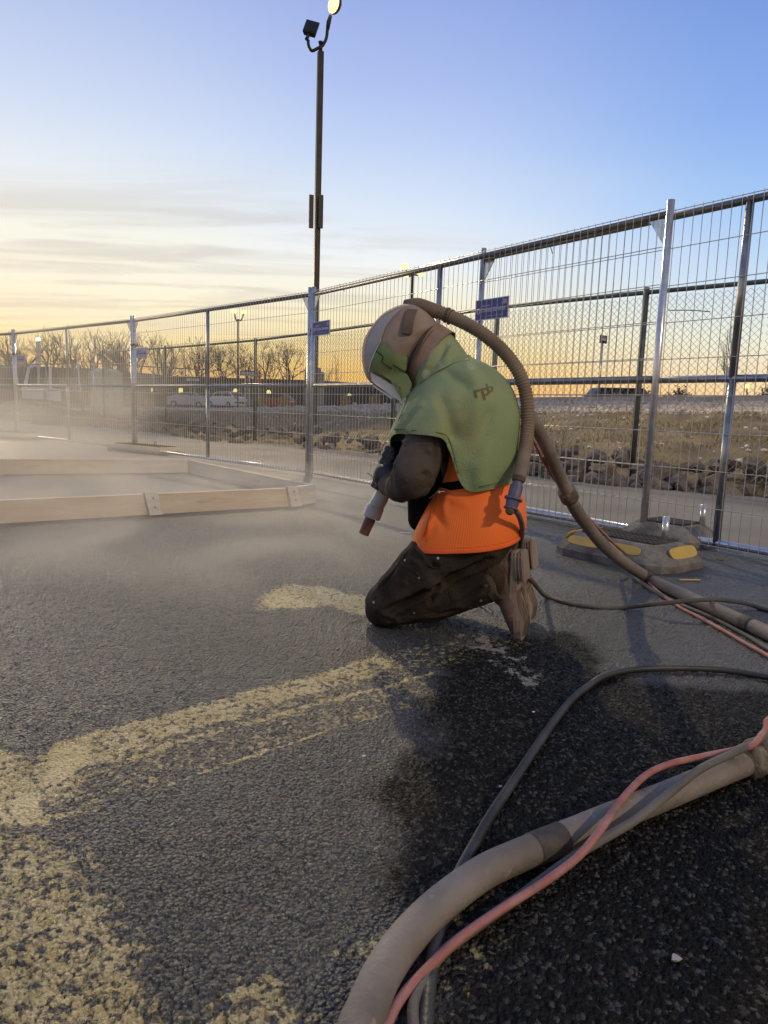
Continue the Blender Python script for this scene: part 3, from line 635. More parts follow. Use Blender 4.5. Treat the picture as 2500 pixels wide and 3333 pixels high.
# cable ties
for px, py, D, dx, lab in ((2176, 1010, 4.22, (.24, 0, .0), 'long black cable tie sticking out sideways from the thick right fence post'), (1790, 800, 4.95, (.02, 0, -.05), 'short black cable tie hanging from the top rail above the worker'), (1103, 925, 7.1, (.06, -.02, -.07), 'thin cable tie curling below the top rail right of the lamp pole')):
    p = at(px, py, D); b = MB(); b.tube(spline([p, p + Vector(dx) * .5 + Vector((0, 0, .004)), p + Vector(dx)], 5), .0028, 5); tag(b.build('cable_tie', m_ziptie), lab, 'cable tie')

# signs
def text_mesh(body, size, bold=False, shear=0.0, extrude=0.0008):
    cu = bpy.data.curves.new('t', 'FONT'); cu.body = body; cu.size = size; cu.shear = shear; cu.extrude = extrude; cu.resolution_u = 3
    if bold: cu.offset = size * 0.018
    ob = bpy.data.objects.new('t', cu); COL.objects.link(ob); me = evaluate(ob); bpy.data.objects.remove(ob); return me
def add_text(parent, name, body, size, loc, m, bold=False, shear=0.0, rot=(math.pi / 2, 0, 0)):
    me = text_mesh(body, size, bold, shear); me.materials.clear(); me.materials.append(m)
    o = bpy.data.objects.new(name, me); COL.objects.link(o); o.parent = parent; o.location = loc; o.rotation_euler = rot; return o
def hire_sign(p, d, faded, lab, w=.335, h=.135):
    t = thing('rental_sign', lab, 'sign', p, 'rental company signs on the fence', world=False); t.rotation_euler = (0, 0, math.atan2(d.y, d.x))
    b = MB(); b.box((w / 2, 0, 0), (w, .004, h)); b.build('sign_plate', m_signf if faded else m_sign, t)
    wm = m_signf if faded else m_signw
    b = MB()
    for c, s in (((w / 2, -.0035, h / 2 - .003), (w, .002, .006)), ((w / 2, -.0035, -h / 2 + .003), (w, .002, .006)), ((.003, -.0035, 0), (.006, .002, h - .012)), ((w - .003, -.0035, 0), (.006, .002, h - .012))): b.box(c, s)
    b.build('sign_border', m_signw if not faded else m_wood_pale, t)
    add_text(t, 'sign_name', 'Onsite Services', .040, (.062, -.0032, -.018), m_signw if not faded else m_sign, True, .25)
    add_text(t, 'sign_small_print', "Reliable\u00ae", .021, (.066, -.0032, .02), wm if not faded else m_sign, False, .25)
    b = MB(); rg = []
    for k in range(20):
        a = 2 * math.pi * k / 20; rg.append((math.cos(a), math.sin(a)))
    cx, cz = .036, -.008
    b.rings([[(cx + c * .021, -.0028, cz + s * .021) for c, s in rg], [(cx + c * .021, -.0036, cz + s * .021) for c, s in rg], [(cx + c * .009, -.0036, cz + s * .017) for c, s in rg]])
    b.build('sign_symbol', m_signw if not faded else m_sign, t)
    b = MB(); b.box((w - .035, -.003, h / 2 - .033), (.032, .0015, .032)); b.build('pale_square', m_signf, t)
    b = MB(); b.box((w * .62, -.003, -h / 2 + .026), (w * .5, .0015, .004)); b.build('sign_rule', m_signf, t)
hire_sign(s2 + dCE * .0 + Vector((0, 0, 1.475)) - pn * .05, dCE, False, 'blue white lettered sign hanging just right of the worker’s air tube', .345, .15)
hire_sign(FN['C'] + dCE * .045 + Vector((0, 0, 1.505)) - pn * .032, dCE, False, 'blue white lettered sign beside the tall lamp pole post', .34, .14)
nB = Vector((-dBC.y, dBC.x, 0)); nA = Vector((-dAB.y, dAB.x, 0))
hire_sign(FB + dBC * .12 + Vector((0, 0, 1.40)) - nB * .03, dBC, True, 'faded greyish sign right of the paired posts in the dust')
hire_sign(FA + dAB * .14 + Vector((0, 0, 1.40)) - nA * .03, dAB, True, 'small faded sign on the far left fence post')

# rubber fence feet
def foot(name, lab, c, ang, L=1.05, Wd=0.52, H=.115, refl=True, mt=None, grp='rubber feet holding the fence'):
    t = thing(name, lab, 'fence foot', c, grp, world=False); t.rotation_euler = (0, 0, ang)
    def out(l, w, ch, z):
        q = []
        for (x, y), (nx, ny) in (((l / 2, w / 2), (1, 1)), ((-l / 2, w / 2), (-1, 1)), ((-l / 2, -w / 2), (-1, -1)), ((l / 2, -w / 2), (1, -1))):
            a, d = (x, y - ny * ch), (x - nx * ch, y)
            if nx * ny < 0: a, d = d, a
            pm = ((a[0] + d[0]) / 2 + nx * ch * .14, (a[1] + d[1]) / 2 + ny * ch * .14)
            q += [(a[0], a[1], z), (pm[0], pm[1], z), (d[0], d[1], z)]
        return q
    b = MB(); b.rings([out(L, Wd, .10, 0), out(L, Wd, .10, .035), out(L - .03, Wd - .03, .10, .055), out(L - .14, Wd - .14, .085, H - .008), out(L - .165, Wd - .165, .08, H)], cap0=True, cap1=True)
    b.build('block_body', mt or m_block, t, smooth=False)
    # cross hatched top ribs
    b = MB()
    nx_, ny_ = 14, 6; lx, ly = L - .26, Wd - .24
    for i in range(nx_ + 1): b.box((-lx / 2 + lx * i / nx_, 0, H + .004), (.008, ly, .011))
    for j in range(ny_ + 1): b.box((0, -ly / 2 + ly * j / ny_, H + .003), (lx, .008, .009))
    b.build('top_ribs', mat('block_rib_rubber', (0.035, 0.033, 0.03), 0.9, 0, (0.08, 0.075, 0.07), 20) if 'block_rib_rubber' not in bpy.data.materials else bpy.data.materials['block_rib_rubber'], t)
    if refl:
        zc_ = (.055 + H - .008) / 2
        def pad(cx, cy, lx, wy, ax_, nrm):
            b = MB(); q = []
            u = Vector(ax_); n_ = Vector(nrm).normalized(); v = n_.cross(u)
            for k in range(24):
                a = 2 * math.pi * k / 24; c_, s_ = math.cos(a), math.sin(a)
                q.append(Vector((cx, cy, zc_)) + u * (lx / 2) * math.copysign(abs(c_) ** .5, c_) + v * (wy / 2) * math.copysign(abs(s_) ** .6, s_) + n_ * .002)
            b.prism(q, n_ * .007); return b.build('reflector', m_yellow, t, bevel=.002)
        pad(-L * .19, -(Wd / 2 - .0425), L * .30, .05, (1, 0, 0), (0, -.087, .055)); pad(L * .125, -(Wd / 2 - .0425), L * .30, .05, (1, 0, 0), (0, -.087, .055))
        pad((L / 2 - .0425), 0, .24, .062, (0, 1, 0), (.087, 0, .055)); pad(-(L / 2 - .0425), 0, .24, .062, (0, -1, 0), (-.087, 0, .055))
    for x in (.16,):
        b = MB(); b.tube([(x, .06, H - .02), (x, .06, H + .12)], .017, 10); b.build('socket_pipe', m_galv, t, smooth=True)
    return t
fA = gr(1800, 1800); fM = gr(2135, 1872); fR = gr(2290, 1815)
dl = (fM - fA); ang = math.atan2(dl.y, dl.x); Lf = dl.length
FW = .46
cen = (fA + fM) / 2 + Vector((-math.sin(ang), math.cos(ang), 0)) * FW / 2
foot('ballast_block', 'dusty rubber fence foot with yellow reflectors under the hose at right', cen, ang, Lf + .08, FW)
foot('ballast_block', 'second rubber fence foot tucked behind the first, outside the fence', cen + Vector((.46, .62, 0)), ang + .05, Lf * .85, FW, H=.11, refl=False, grp='rubber feet holding the fence')
cB = (gr(310, 1478) + gr(600, 1482)) / 2
foot('ballast_block', 'pale dusty fence foot at the paired posts behind the wooden form', FB + Vector((0.15, -0.05, 0)), math.atan2(dBC.y, dBC.x) + .15, 1.35, .5, H=.10, refl=False, mt=m_pillar)
foot('ballast_block', 'dusty fence foot at the far left post', FA + Vector((-.1, -.1, 0)), math.atan2(dAB.y, dAB.x) + .2, 1.5, .5, H=.10, refl=False, mt=m_pillar)

# ---------------------------------------------------------------- chain link fence along the rocks
ct = [(2900, 880), (2500, 915), (2104, 952), (1620, 1001), (1290, 1046), (1008, 1086), (832, 1108), (671, 1122), (538, 1133), (335, 1146)]
CT = [gr(x, y, 2.05) for x, y in ct]
cl_ = thing('chain_link_fence', 'chain link fence with green top rail running behind the rock row', 'fence', (0, 0, 0)); ORG[cl_.name] = {}
b = MB(); b.tube(CT, .024, 8); b.build('top_rail', m_green_rail, cl_, smooth=True)
for i, p in enumerate(CT):
    if i == 1: continue
    b = MB(); b.tube([(p.x, p.y, 0.0), (p.x, p.y, 2.10)], .034, 10); b.build('post', m_green_rail, cl_, smooth=True)
# zigzag wires
b = MB(); pitch = .072; wr = .0019
for a, c in zip(CT[:-1], CT[1:]):
    if a.y > 20: continue
    d = (c - a); L = Vector((d.x, d.y, 0)).length; d = Vector((d.x, d.y, 0)).normalized(); nx = Vector((-d.y, d.x, 0)) * .003
    k = int(L / (pitch / 2)); hz = pitch * .5; nz = int(1.93 / hz)
    for i in range(0, k):
        pts = [Vector((a.x, a.y, 0)) + d * ((i + ((i + j) % 2)) * pitch / 2) + nx * (1 if j % 2 else -1) + Vector((0, 0, 2.0 - j * hz)) for j in range(nz)]
        o_ = len(b.v); w = wr * (1 + a.y / 25)
        for P in pts: b.v += [tuple(P + d * w), tuple(P - d * w), tuple(P + nx.normalized() * w * 1.2)]
        for j in range(len(pts) - 1):
            for q in range(3): b.f.append((o_ + j * 3 + q, o_ + j * 3 + (q + 1) % 3, o_ + j * 3 + 3 + (q + 1) % 3, o_ + j * 3 + 3 + q)); b.m.append(0)
b.build('chain_mesh', m_link, cl_, kind='stuff')

# ---------------------------------------------------------------- wooden form on the ground
z_ = 0.0
fr0 = gr(-700, 1745); fr1 = gr(968, 1646); bk1 = gr(611, 1538); bk0 = gr(-500, 1550)
fc = gr(1027, 1637)
def plank(name, a, c, h, th, m, parent, z0=.0):
    d = (c - a); L = d.length; d.normalize(); n_ = Vector((-d.y, d.x, 0))
    b = MB(); b.v = []; R = Matrix((d, n_, Vector((0, 0, 1)))).transposed()
    b.box((0, 0, 0), (L, th, h)); me_o = b.build(name, m, parent, bevel=.003)
    me_o.rotation_euler = (0, 0, math.atan2(d.y, d.x)); me_o.location = (a + c) / 2 + Vector((0, 0, z0 + h / 2)); return me_o
form = thing('wooden_form', 'rectangle of pine boards standing on edge on the asphalt at left', 'wooden form', (0, 0, 0)); ORG[form.name] = {}
dF = (fr1 - fr0).normalized(); nF = Vector((-dF.y, dF.x, 0))
plank('board', fr0, fr1, .135, .038, m_wood, form)
plank('board', fr1 + nF * .002 + dF * .0, fc + nF * .03, .142, .04, m_wood_pale, form)['label'] = 'pale grey end board'
dS = (fc - bk1).normalized()
plank('board', bk1 + Vector((.03, -.03, 0)), fc - dS * .06, .135, .038, m_wood, form)
dK = (bk1 - bk0).normalized(); mid = bk1 - dK * (bk1 - gr(377, 1542)).length
plank('board', bk0, mid, .145, .038, m_wood, form)
plank('board', mid, bk1, .145, .04, m_wood_pale, form)['label'] = 'pale whitish back board'
for px, py, lean, lab in ((505, 1676, 0.12, 'cleat'), (957, 1648, .08, 'cleat')):
    g_ = gr(px, py); q = fr0 + dF * (g_ - fr0).dot(dF) - nF * .042
    b = MB(); b.prism([(-.04, -.018, 0), (.045, -.018, 0), (.015, -.018, .15), (-.07, -.018, .15)], (0, .036, 0)); o = b.build('cleat', m_wood_pale, form, bevel=.003); o.location = q; o.rotation_euler = (-.12, 0, math.atan2(dF.y, dF.x))
    b = MB()
    for zz in (.05, .11): b.tube([(.0 - zz * .15, -.0185, zz), (-zz * .15, -.0225, zz)], .005, 8)
    n_ = b.build('nail_heads', m_band, o); 
# ================================================================== background
def lot_pt(px, D, extra=0):
    p = at(px, 1400, D); return Vector((p.x, p.y, lot_z(p.x, p.y) + extra))
def zof(px, py, D): return at(px, py, D).z
# ---- tall lamp pole
lp = at(1024, 1200, 16.6); lpb = Vector((lp.x, lp.y, 0.12))
t = thing('lamp_pole', 'tall dark square lamp pole with two floodlights, the right one lit', 'lamp post', (lpb.x, lpb.y, 0.1))
topz = zof(1033, 168, 16.6)
b = MB(); b.box((lpb.x, lpb.y, (topz + .1) / 2), (.125, .125, topz - .1), Matrix.Rotation(.35, 3, 'Z')); b.build('pole', m_bronze, t, bevel=.01)
b = MB(); b.tube([(lpb.x, lpb.y, topz), (lpb.x, lpb.y, topz + .16)], .04, 10); b.tube([(lpb.x, lpb.y, topz + .16), (lpb.x, lpb.y, topz + .2)], .055, 10); b.build('tenon', m_bronze, t, smooth=True)
A_ = lambda x, y, d=16.6: at(x, y, d)
b = MB(); b.tube(spline([A_(1003, 130), A_(1005, 150), A_(1015, 165), A_(1033, 158), A_(1050, 148), A_(1062, 125), A_(1066, 95)], 6), .034, 10); b.build('bracket_arm', m_bronze, t, smooth=True)
def flood(parent, cx, cy, lit, D=16.6, tilt=0.25, s=1.0):
    p = A_(cx, cy, D); R = Matrix.Rotation(tilt, 3, 'Y') @ Matrix.Rotation(-0.45, 3, 'X')
    b = MB(); w, h, dp = .29 * s, .33 * s, .10 * s
    b.rings([[p + R @ Vector(q) for q in ((-w * .42, dp, -h * .42), (w * .42, dp, -h * .42), (w * .42, dp, h * .42), (-w * .42, dp, h * .42))], [p + R @ Vector(q) for q in ((-w / 2, 0, -h / 2), (w / 2, 0, -h / 2), (w / 2, 0, h / 2), (-w / 2, 0, h / 2))], [p + R @ Vector(q) for q in ((-w / 2, -.03, -h / 2), (w / 2, -.03, -h / 2), (w / 2, -.03, h / 2), (-w / 2, -.03, h / 2))]], cap0=True, cap1=True)
    hd = b.build('lamp_head', m_bronze, parent)
    b = MB(); b.box(p + R @ Vector((0, -.034, 0)), (w * .84, .006, h * .84), R); b.build('lens', m_lit if lit else m_glass, hd)
    b = MB(); b.tube([p + R @ Vector((0, .03, -h * .45)), p + R @ Vector((-.01, .0, -h * .45 - .2 * s))], [.03 * s, .04 * s], 8); b.build('knuckle', m_bronze, hd)
    return p
flood(t, 1013, 90, False, tilt=.22)
pl_ = A_(1086, 14)
b = MB(); b.tube([A_(1066, 96), A_(1070, 72), A_(1076, 50)], [.04, .05, .035], 8); b.build('knuckle', m_bronze, t, smooth=True)
b = MB(); b.sphere(pl_ + Vector((.02, .06, .03)), .17, 14, 9, (.85, .35, 1.25), Matrix.Rotation(.25, 3, 'Y')); hd = b.build('lamp_head', m_bronze, t, smooth=True)
b = MB(); b.sphere(pl_ + Vector((0, -.02, 0)), .155, 16, 10, (.72, .5, 1.25), Matrix.Rotation(.25, 3, 'Y')); b.build('lens', m_lit, hd, smooth=True)
for px, s_ in ((1020, -1), (1040, 1)):
    c = at(px - 2 if s_ > 0 else px, 690, 16.5); b = MB(); b.box(c + Vector((s_ * .045, -.03, 0)), (.10, .05, .70), Matrix.Rotation(.35, 3, 'Z')); b.build('pole_box', m_bronze, t, bevel=.005)
L_ = bpy.data.lights.new('floodlight', 'SPOT'); L_.energy = 4800; L_.color = (1, .78, .42); L_.spot_size = 2.4; L_.spot_blend = .6; L_.shadow_soft_size = .16
lo_ = bpy.data.objects.new('floodlight', L_); COL.objects.link(lo_); lo_.location = pl_ + Vector((0, -.32, -.05)); lo_.rotation_euler = (Vector((0.6, -14.5, -8.3))).to_track_quat('-Z', 'Y').to_euler()
# ---- the same kind of pole stands on the near side of the site, behind the photographer's right shoulder
bt = thing('lamp_pole', 'matching lamp pole outside the frame, lighting the fence tubes from the right', 'lamp post', (10, -8, 0))
b = MB(); b.box((10, -8, 4.3), (.125, .125, 8.6)); b.build('pole', m_bronze, bt, bevel=.01)
b = MB(); b.box((9.9, -7.85, 8.6), (.42, .14, .34)); hd_ = b.build('lamp_head', m_bronze, bt)
b = MB(); b.box((9.9, -7.77, 8.58), (.36, .01, .28)); b.build('lens', m_lit, hd_)
L2 = bpy.data.lights.new('floodlight', 'SPOT'); L2.energy = 3900; L2.color = (1, .76, .42); L2.spot_size = 2.0; L2.spot_blend = .7; L2.shadow_soft_size = .25
l2 = bpy.data.objects.new('floodlight', L2); COL.objects.link(l2); l2.location = (9.85, -7.6, 8.55); l2.rotation_euler = Vector((-8.5, 11.5, -8.3)).to_track_quat('-Z', 'Y').to_euler()
# ---- other lamps
def twin(px, ytop, D, heads, lab, base_py=None, w=.11, lens=m_lit_far, mt=m_bronze):
    p = at(px, ytop, D); g_ = lot_z(p.x, p.y) - .05
    t = thing('lamp_pole', lab, 'lamp post', (p.x, p.y, g_))
    b = MB(); b.box((p.x, p.y, (g_ + p.z) / 2), (w, w, p.z - g_)); b.build('pole', mt, t)
    for dx, dy, r in heads:
        q = at(px + dx, ytop + dy, D); k = D / FPX
        b = MB(); b.tube(spline([(p.x, p.y, p.z), ((p.x * .5 + q.x * .5), p.y, min(p.z, q.z) - 2 * k), (q.x, q.y, q.z)], 5), .03 * D / 50 + .02, 6); b.build('bracket_arm', mt, t, smooth=True)
        b = MB(); b.sphere(q, r * k, 10, 7, (1.1, .6, .8)); hd = b.build('lamp_head', lens, t, smooth=True)
    return t
twin(1343, 893, 42, ((-26, -26, 12), (-20, 4, 8), (26, 0, 9)), 'lamp pole with three lit heads rising just above the helmet and fence rail', w=.15)
twin(775, 1040, 68, ((-13, -27, 9), (20, -24, 8)), 'slim distant lamp pole with two lit heads between two fence posts')
twin(124, 1112, 92, ((0, -8, 7),), 'distant pale pole with one cool white lamp in the haze at left', w=.32, lens=m_lit_white, mt=m_galv)
twin(2432, 1276, 75, ((0, -18, 8),), 'short distant lamp glowing low above the kerb at far right', w=.12)
# ---- right hand side small things
def sign_post(px, ytop, ybot, D, w, h, lab, ang=.5):
    p = at(px, ytop, D); g_ = lot_z(p.x, p.y); t = thing('road_sign', lab, 'sign', (p.x, p.y, g_))
    b = MB(); b.tube([(p.x, p.y, g_), (p.x, p.y, p.z + h * .9)], .035, 8); b.build('post', m_galv, t, smooth=True)
    b = MB(); R = Matrix.Rotation(ang, 3, 'Z'); b.box((p.x, p.y - .05, p.z + h / 2), (w, .02, h), R); b.build('sign_plate', m_blacksign, t)
    b = MB(); b.box((p.x - .0, p.y - .065, p.z + h / 2), (w * .78, .004, h * .3), R); b.box((p.x, p.y - .065, p.z + h * .8), (w * .7, .004, h * .1), R); b.build('sign_print', m_galv, t); return t
sign_post(1962, 1118, 1262, 31, .44, .33, 'small dark sign plate on a thin post above the dark van', .55)
p = at(2372, 1195, 40); g_ = lot_z(p.x, p.y); b = MB(); b.tube([(p.x, p.y, g_), (p.x, p.y, p.z)], .055, 8); o = b.build('bollard_post', m_white, smooth=True); tag(o, 'thin pale post standing behind the kerb near the right fence tube', 'post')
# ---- cars
def car(name, lab, cat, paint_, loc, rz, L=4.6, Wd=1.8, H=1.5, kind='sedan', group='cars parked in the lot'):
    t = thing(name, lab, cat, loc, group, world=False); t.rotation_euler = (0, 0, rz)
    wb = .26 * (1 if H < 1.9 else 1.1); R_ = .33
    if kind == 'sedan': low = [(0, .45), (.02, .68), (.25, .78), (.70, .80), (.97, .74), (1, .5)]; cab = [(.22, .78), (.38, 1), (.66, .98), (.86, .76)]
    elif kind == 'suv': low = [(0, .42), (.015, .60), (.24, .66), (.96, .68), (1, .62), (1, .4)]; cab = [(.2, .64), (.34, .97), (.80, 1), (.965, .66)]
    else: low = [(0, .4), (.01, .52), (.10, .60), (.99, .62), (1, .5), (1, .3)]; cab = [(.08, .58), (.20, .96), (.92, 1), (.985, .60)]
    x = lambda u: (u - .5) * L
    body = [(x(0) + .02, .22 / H)] + [(x(u), v) for u, v in low] + [(x(1) - .02, .22 / H)]
    def loft(poly, ws, name_, m, par):
        b = MB(); cx = sum(p[0] for p in poly) / len(poly); cz = sum(p[1] for p in poly) / len(poly)
        rg = []
        for y, k in ws: rg.append([(cx + (px - cx) * k, y, (cz + (pz - cz) * k) * H) for px, pz in poly])
        b.rings(rg, cap0=True, cap1=True); return b.build(name_, m, par, smooth=False, bevel=.04)
    loft(body, ((-Wd / 2, .965), (-Wd / 2 * .9, 1), (Wd / 2 * .9, 1), (Wd / 2, .965)), 'body', paint_, t)
    cabp = [(x(u), v) for u, v in cab]
    wt = lambda v: Wd / 2 * (.95 - .22 * (v - .65))
    b = MB(); rg = [[(px, -wt(v), v * H) for px, v in cabp], [(px, wt(v), v * H) for px, v in cabp]]; b.rings(rg, cap0=True, cap1=True); b.build('cabin', paint_, t, bevel=.03)
    cx = sum(p[0] for p in cabp) / 4; cz = sum(p[1] for p in cabp) / 4
    for s in (-1, 1):
        b = MB(); q = [(cx + (px - cx) * .86, s * (wt(cz + (v - cz) * .72) + .012), (cz + .01 + (v - cz) * .72) * H) for px, v in cabp]; b.add(q, [(0, 1, 2, 3) if s < 0 else (3, 2, 1, 0)])
        m1 = lerp(Vector(q[1]), Vector(q[2]), .5); m0 = lerp(Vector(q[0]), Vector(q[3]), .5)
        w_ = b.build('side_window', m_glass, t)
        b = MB(); b.tube([m0 + Vector((0, s * .004, 0)), m1 + Vector((0, s * .004, 0))], .03, 4); b.build('door_pillar', paint_, w_)
    for (a, c_), nm in (((0, 1), 'windscreen'), ((3, 2), 'rear_window')):
        pa, pc = cabp[a], cabp[c_]; b = MB(); s = -1 if a == 0 else 1
        q = [(lerp(Vector((pa[0], 0, pa[1] * H)), Vector((pc[0], 0, pc[1] * H)), f), f) for f in (.12, .88)]
        dx = s * .012
        b.add([(q[0][0].x + dx, -wt(pa[1]) * .9, q[0][0].z + .01), (q[0][0].x + dx, wt(pa[1]) * .9, q[0][0].z + .01), (q[1][0].x + dx, wt(pc[1]) * .88, q[1][0].z + .01), (q[1][0].x + dx, -wt(pc[1]) * .88, q[1][0].z + .01)], [(0, 1, 2, 3)]); b.build(nm, m_glass, t)
    for wx in (-L * .31, L * .29):
        for s in (-1, 1):
            b = MB(); b.tube([(wx, s * (Wd / 2 - .2), R_), (wx, s * (Wd / 2 + .01), R_)], R_, 18); wh = b.build('wheel', m_tyre, t)
            b = MB(); b.tube([(wx, s * (Wd / 2 + .01), R_), (wx, s * (Wd / 2 + .02), R_)], R_ * .62, 14); b.build('rim', m_rim, wh)
    for s in (-1, 1):
        b = MB(); b.box((x(0) + .05, s * Wd * .36, low[1][1] * H * .93), (.12, .34, .13)); b.build('headlight', m_white, t, bevel=.02)
        b = MB(); b.box((x(1) - .04, s * Wd * .40, low[3][1] * H * .93), (.12, .24, .16)); b.build('taillight', m_red_lamp, t, bevel=.02)
    b = MB(); b.box((x(1) + .0, 0, .42 * H * .8), (.05, Wd * .9, .16)); b.build('bumper', m_blacksign, t, bevel=.02)
    b = MB(); b.box((x(1) + .01, 0, .5 * H), (.05, .5, .11)); b.build('number_plate', m_yellow if name == 'parked_sedan' else m_white, t)
    return t
silver = mat('silver_car_paint', (0.60, 0.60, 0.62), 0.4, 0.2, coat=.3); wpaint = mat('white_car_paint', (0.80, 0.79, 0.75), 0.35, coat=.5)
redp = mat('red_car_paint', (0.34, 0.03, 0.035), 0.4, coat=.3); bluep = mat('blue_grey_car_paint', (0.14, 0.17, 0.24), 0.3, .4, coat=.5); darkp = mat('dark_grey_car_paint', (0.02, 0.022, 0.03), 0.35, .1, coat=.2)
car('parked_sedan', 'silver sedan parked side-on, leftmost car behind the fence', 'car', silver, lot_pt(612, 80), .12, L=4.5, H=1.62, kind='sedan')
car('parked_suv', 'white suv with its pale rear towards us, right of the silver sedan', 'car', wpaint, lot_pt(735, 78), -.62, L=4.7, H=1.72, kind='suv')
car('parked_car', 'low blue grey car peeking out between the white and red cars', 'car', bluep, lot_pt(812, 90), .25, L=4.2, H=1.35)
car('parked_suv', 'dark red suv parked just left of the tan pillar', 'car', redp, lot_pt(893, 80), -.35, L=4.4, H=1.65, kind='suv')
car('parked_car', 'dark car facing left right of the pillar, under the helmet visor', 'car', darkp, lot_pt(1215, 62), -.1, L=4.9, H=1.75, kind='suv')
car('parked_van', 'dark van on the raised lot at right, behind the kerb', 'van', darkp, lot_pt(1988, 58), .16, L=5.3, H=2.1, kind='van')
car('parked_car', 'white car mostly hidden behind bushes and the thick right post', 'car', wpaint, lot_pt(2105, 64), .1, L=4.4, H=1.45)
# ---- long low dark wall with globe lamps
wl = [(-900, 1060, 66), (-400, 1130, 80), (0, 1188, 92), (300, 1200, 97), (600, 1226, 102), (1000, 1237, 108), (1230, 1249, 114), (1420, 1262, 120)]
WT = [at(x, y, d) for x, y, d in wl]
t = thing('long_wall', 'long low dark building wall with lit globe lamps behind the parked cars', 'building', (WT[2].x, WT[2].y, 0))
for i, (a, c) in enumerate(zip(WT[:-1], WT[1:])):
    g0 = lot_z(a.x, a.y) - .3; n_ = Vector((0.02, .5, 0))
    b = MB(); b.prism([(a.x, a.y, g0), (c.x, c.y, g0), (c.x, c.y, c.z - .25), (a.x, a.y, a.z - .25)], n_); b.build('wall_section', m_wall, t)
    b = MB(); b.prism([(a.x, a.y - .12, a.z - .25), (c.x, c.y - .12, c.z - .25), (c.x, c.y - .12, c.z), (a.x, a.y - .12, a.z)], Vector((0, .8, 0))); b.build('coping', m_wallcap, t)
b = MB()
for a, c in zip(WT[:-1], WT[1:]):
    L = (c - a).length; k = int(L / 1.2)
    for i in range(k):
        p = lerp(a, c, (i + .5) / k); b.box((p.x, p.y - .07, (p.z + lot_z(p.x, p.y)) / 2 - .15), (.16, .12, p.z - lot_z(p.x, p.y) - .3))
b.build('wall_ribs', m_wall, t, kind='stuff')
def wall_at(px):
    for (a, c) in zip(WT[:-1], WT[1:]):
        pass
    u = ray(px, 1270); best = None
    for a, c in zip(WT[:-1], WT[1:]):
        d = c - a; det = u.x * (-d.y) + u.y * d.x
        s = (a.x * (-d.y) + a.y * d.x) / det; q = Vector((u.x * s, u.y * s, 0)); f = (q - Vector((a.x, a.y, 0))).dot(Vector((d.x, d.y, 0))) / (d.x ** 2 + d.y ** 2)
        if -.001 <= f <= 1.001: return q
    return Vector((u.x * 100, u.y * 100, 0))
for px, py, ww in ((500, 1269, .22), (592, 1272, .34), (678, 1270, .2), (769, 1275, .36), (877, 1278, .32), (1138, 1290, .36)):
    q = wall_at(px); zc_ = at(px, py, q.y).z; w_ = thing('wall_lamp', {500: 'dim yellow globe lamp, leftmost on the long dark wall', 592: 'yellow globe lamp above the silver sedan roof', 678: 'narrow yellow globe lamp half behind a fence tube, left of the white suv', 769: 'round yellow globe lamp above the white suv', 877: 'yellow globe lamp just above the red suv roof', 1138: 'yellow globe lamp left of the worker’s visor'}[px], 'wall lamp', (q.x, q.y, 0), 'globe lamps along the dark wall')
    b = MB(); b.sphere((q.x, q.y - .55, zc_), ww, 12, 8, (1, .8, 1.25)); b.build('globe', m_globe, w_, smooth=True)
    b = MB(); b.tube([(q.x, q.y + .05, zc_ + .3), (q.x, q.y - .5, zc_ + .35)], .06, 6); b.build('arm', m_bronze, w_)
# ---- stepped pillar
pD = 34; c = at(1021, 1300, pD); k = pD / FPX
t = thing('block_pillar', 'tan block pillar with a stepped top behind the paired fence posts', 'pillar', (c.x, c.y, .2))
def pbox(n_, w, y0, y1, dep):
    z0, z1 = at(1021, y1, pD).z, at(1021, y0, pD).z; b = MB(); b.box((c.x, c.y + .3, (z0 + z1) / 2), (w * k, dep, z1 - z0)); b.build(n_, m_pillar, t, bevel=.02)
for i, (y0, y1) in enumerate(((1210, 1235), (1235.3, 1262), (1262.3, 1290), (1290.3, 1318), (1318.3, 1350))): pbox('block', 60, y0, y1, .8)
pbox('cap', 38, 1196, 1209.7, .5)
# ---- direction signs
def oneway(px, py, D, lab, ch=.0):
    p = at(px, py, D); g_ = lot_z(p.x, p.y) - .2
    t = thing('arrow_sign', lab, 'sign', (p.x, p.y, g_)); w, h = .92, .32
    b = MB(); b.box((p.x, p.y, p.z), (w * D / 46, .02, h * D / 46)); b.build('sign_plate', m_blacksign, t)
    s = D / 46; b = MB(); q = [(-.42, 0), (-.26, .125), (-.26, .08), (.42, .08), (.42, -.08), (-.26, -.08), (-.26, -.125)]
    b.prism([(p.x + x * s, p.y - .016, p.z + y * s) for x, y in q], (0, -.005, 0)); b.build('arrow', m_white, t)
    me = text_mesh('ONE WAY', .13 * s, True); me.materials.append(m_blacksign); o = bpy.data.objects.new('sign_text', me); COL.objects.link(o); o.parent = t; o.location = (-.22 * s, -.026, p.z - g_ - .045 * s); o.rotation_euler = (math.pi / 2, 0, 0)
    for dx in ((-.12, .12) if 'left' in lab else (.42,)):
        b = MB(); b.tube([(p.x + dx * s, p.y + .03, g_), (p.x + dx * s, p.y + .03, p.z)], .03, 6); b.build('post', m_galv, t)
oneway(805, 1215, 48, 'black arrow sign pointing left against the orange sky, left of the red sign')
oneway(627, 1236, 48, 'lower yellowish arrow sign further left, in front of the dark wall')
p = at(843, 1226, 47); g_ = lot_z(p.x, p.y); t = thing('red_sign', 'faded red sign beside the black arrow sign above the red suv', 'sign', (p.x, p.y, g_ - .1))
b = MB(); b.prism([(p.x + .22 * math.cos(a) * .8, p.y, p.z + .12 + .27 * math.sin(a)) for a in [math.pi / 8 + i * math.pi / 4 for i in range(8)]], (0, .02, 0)); b.build('sign_plate', m_redsign, t)
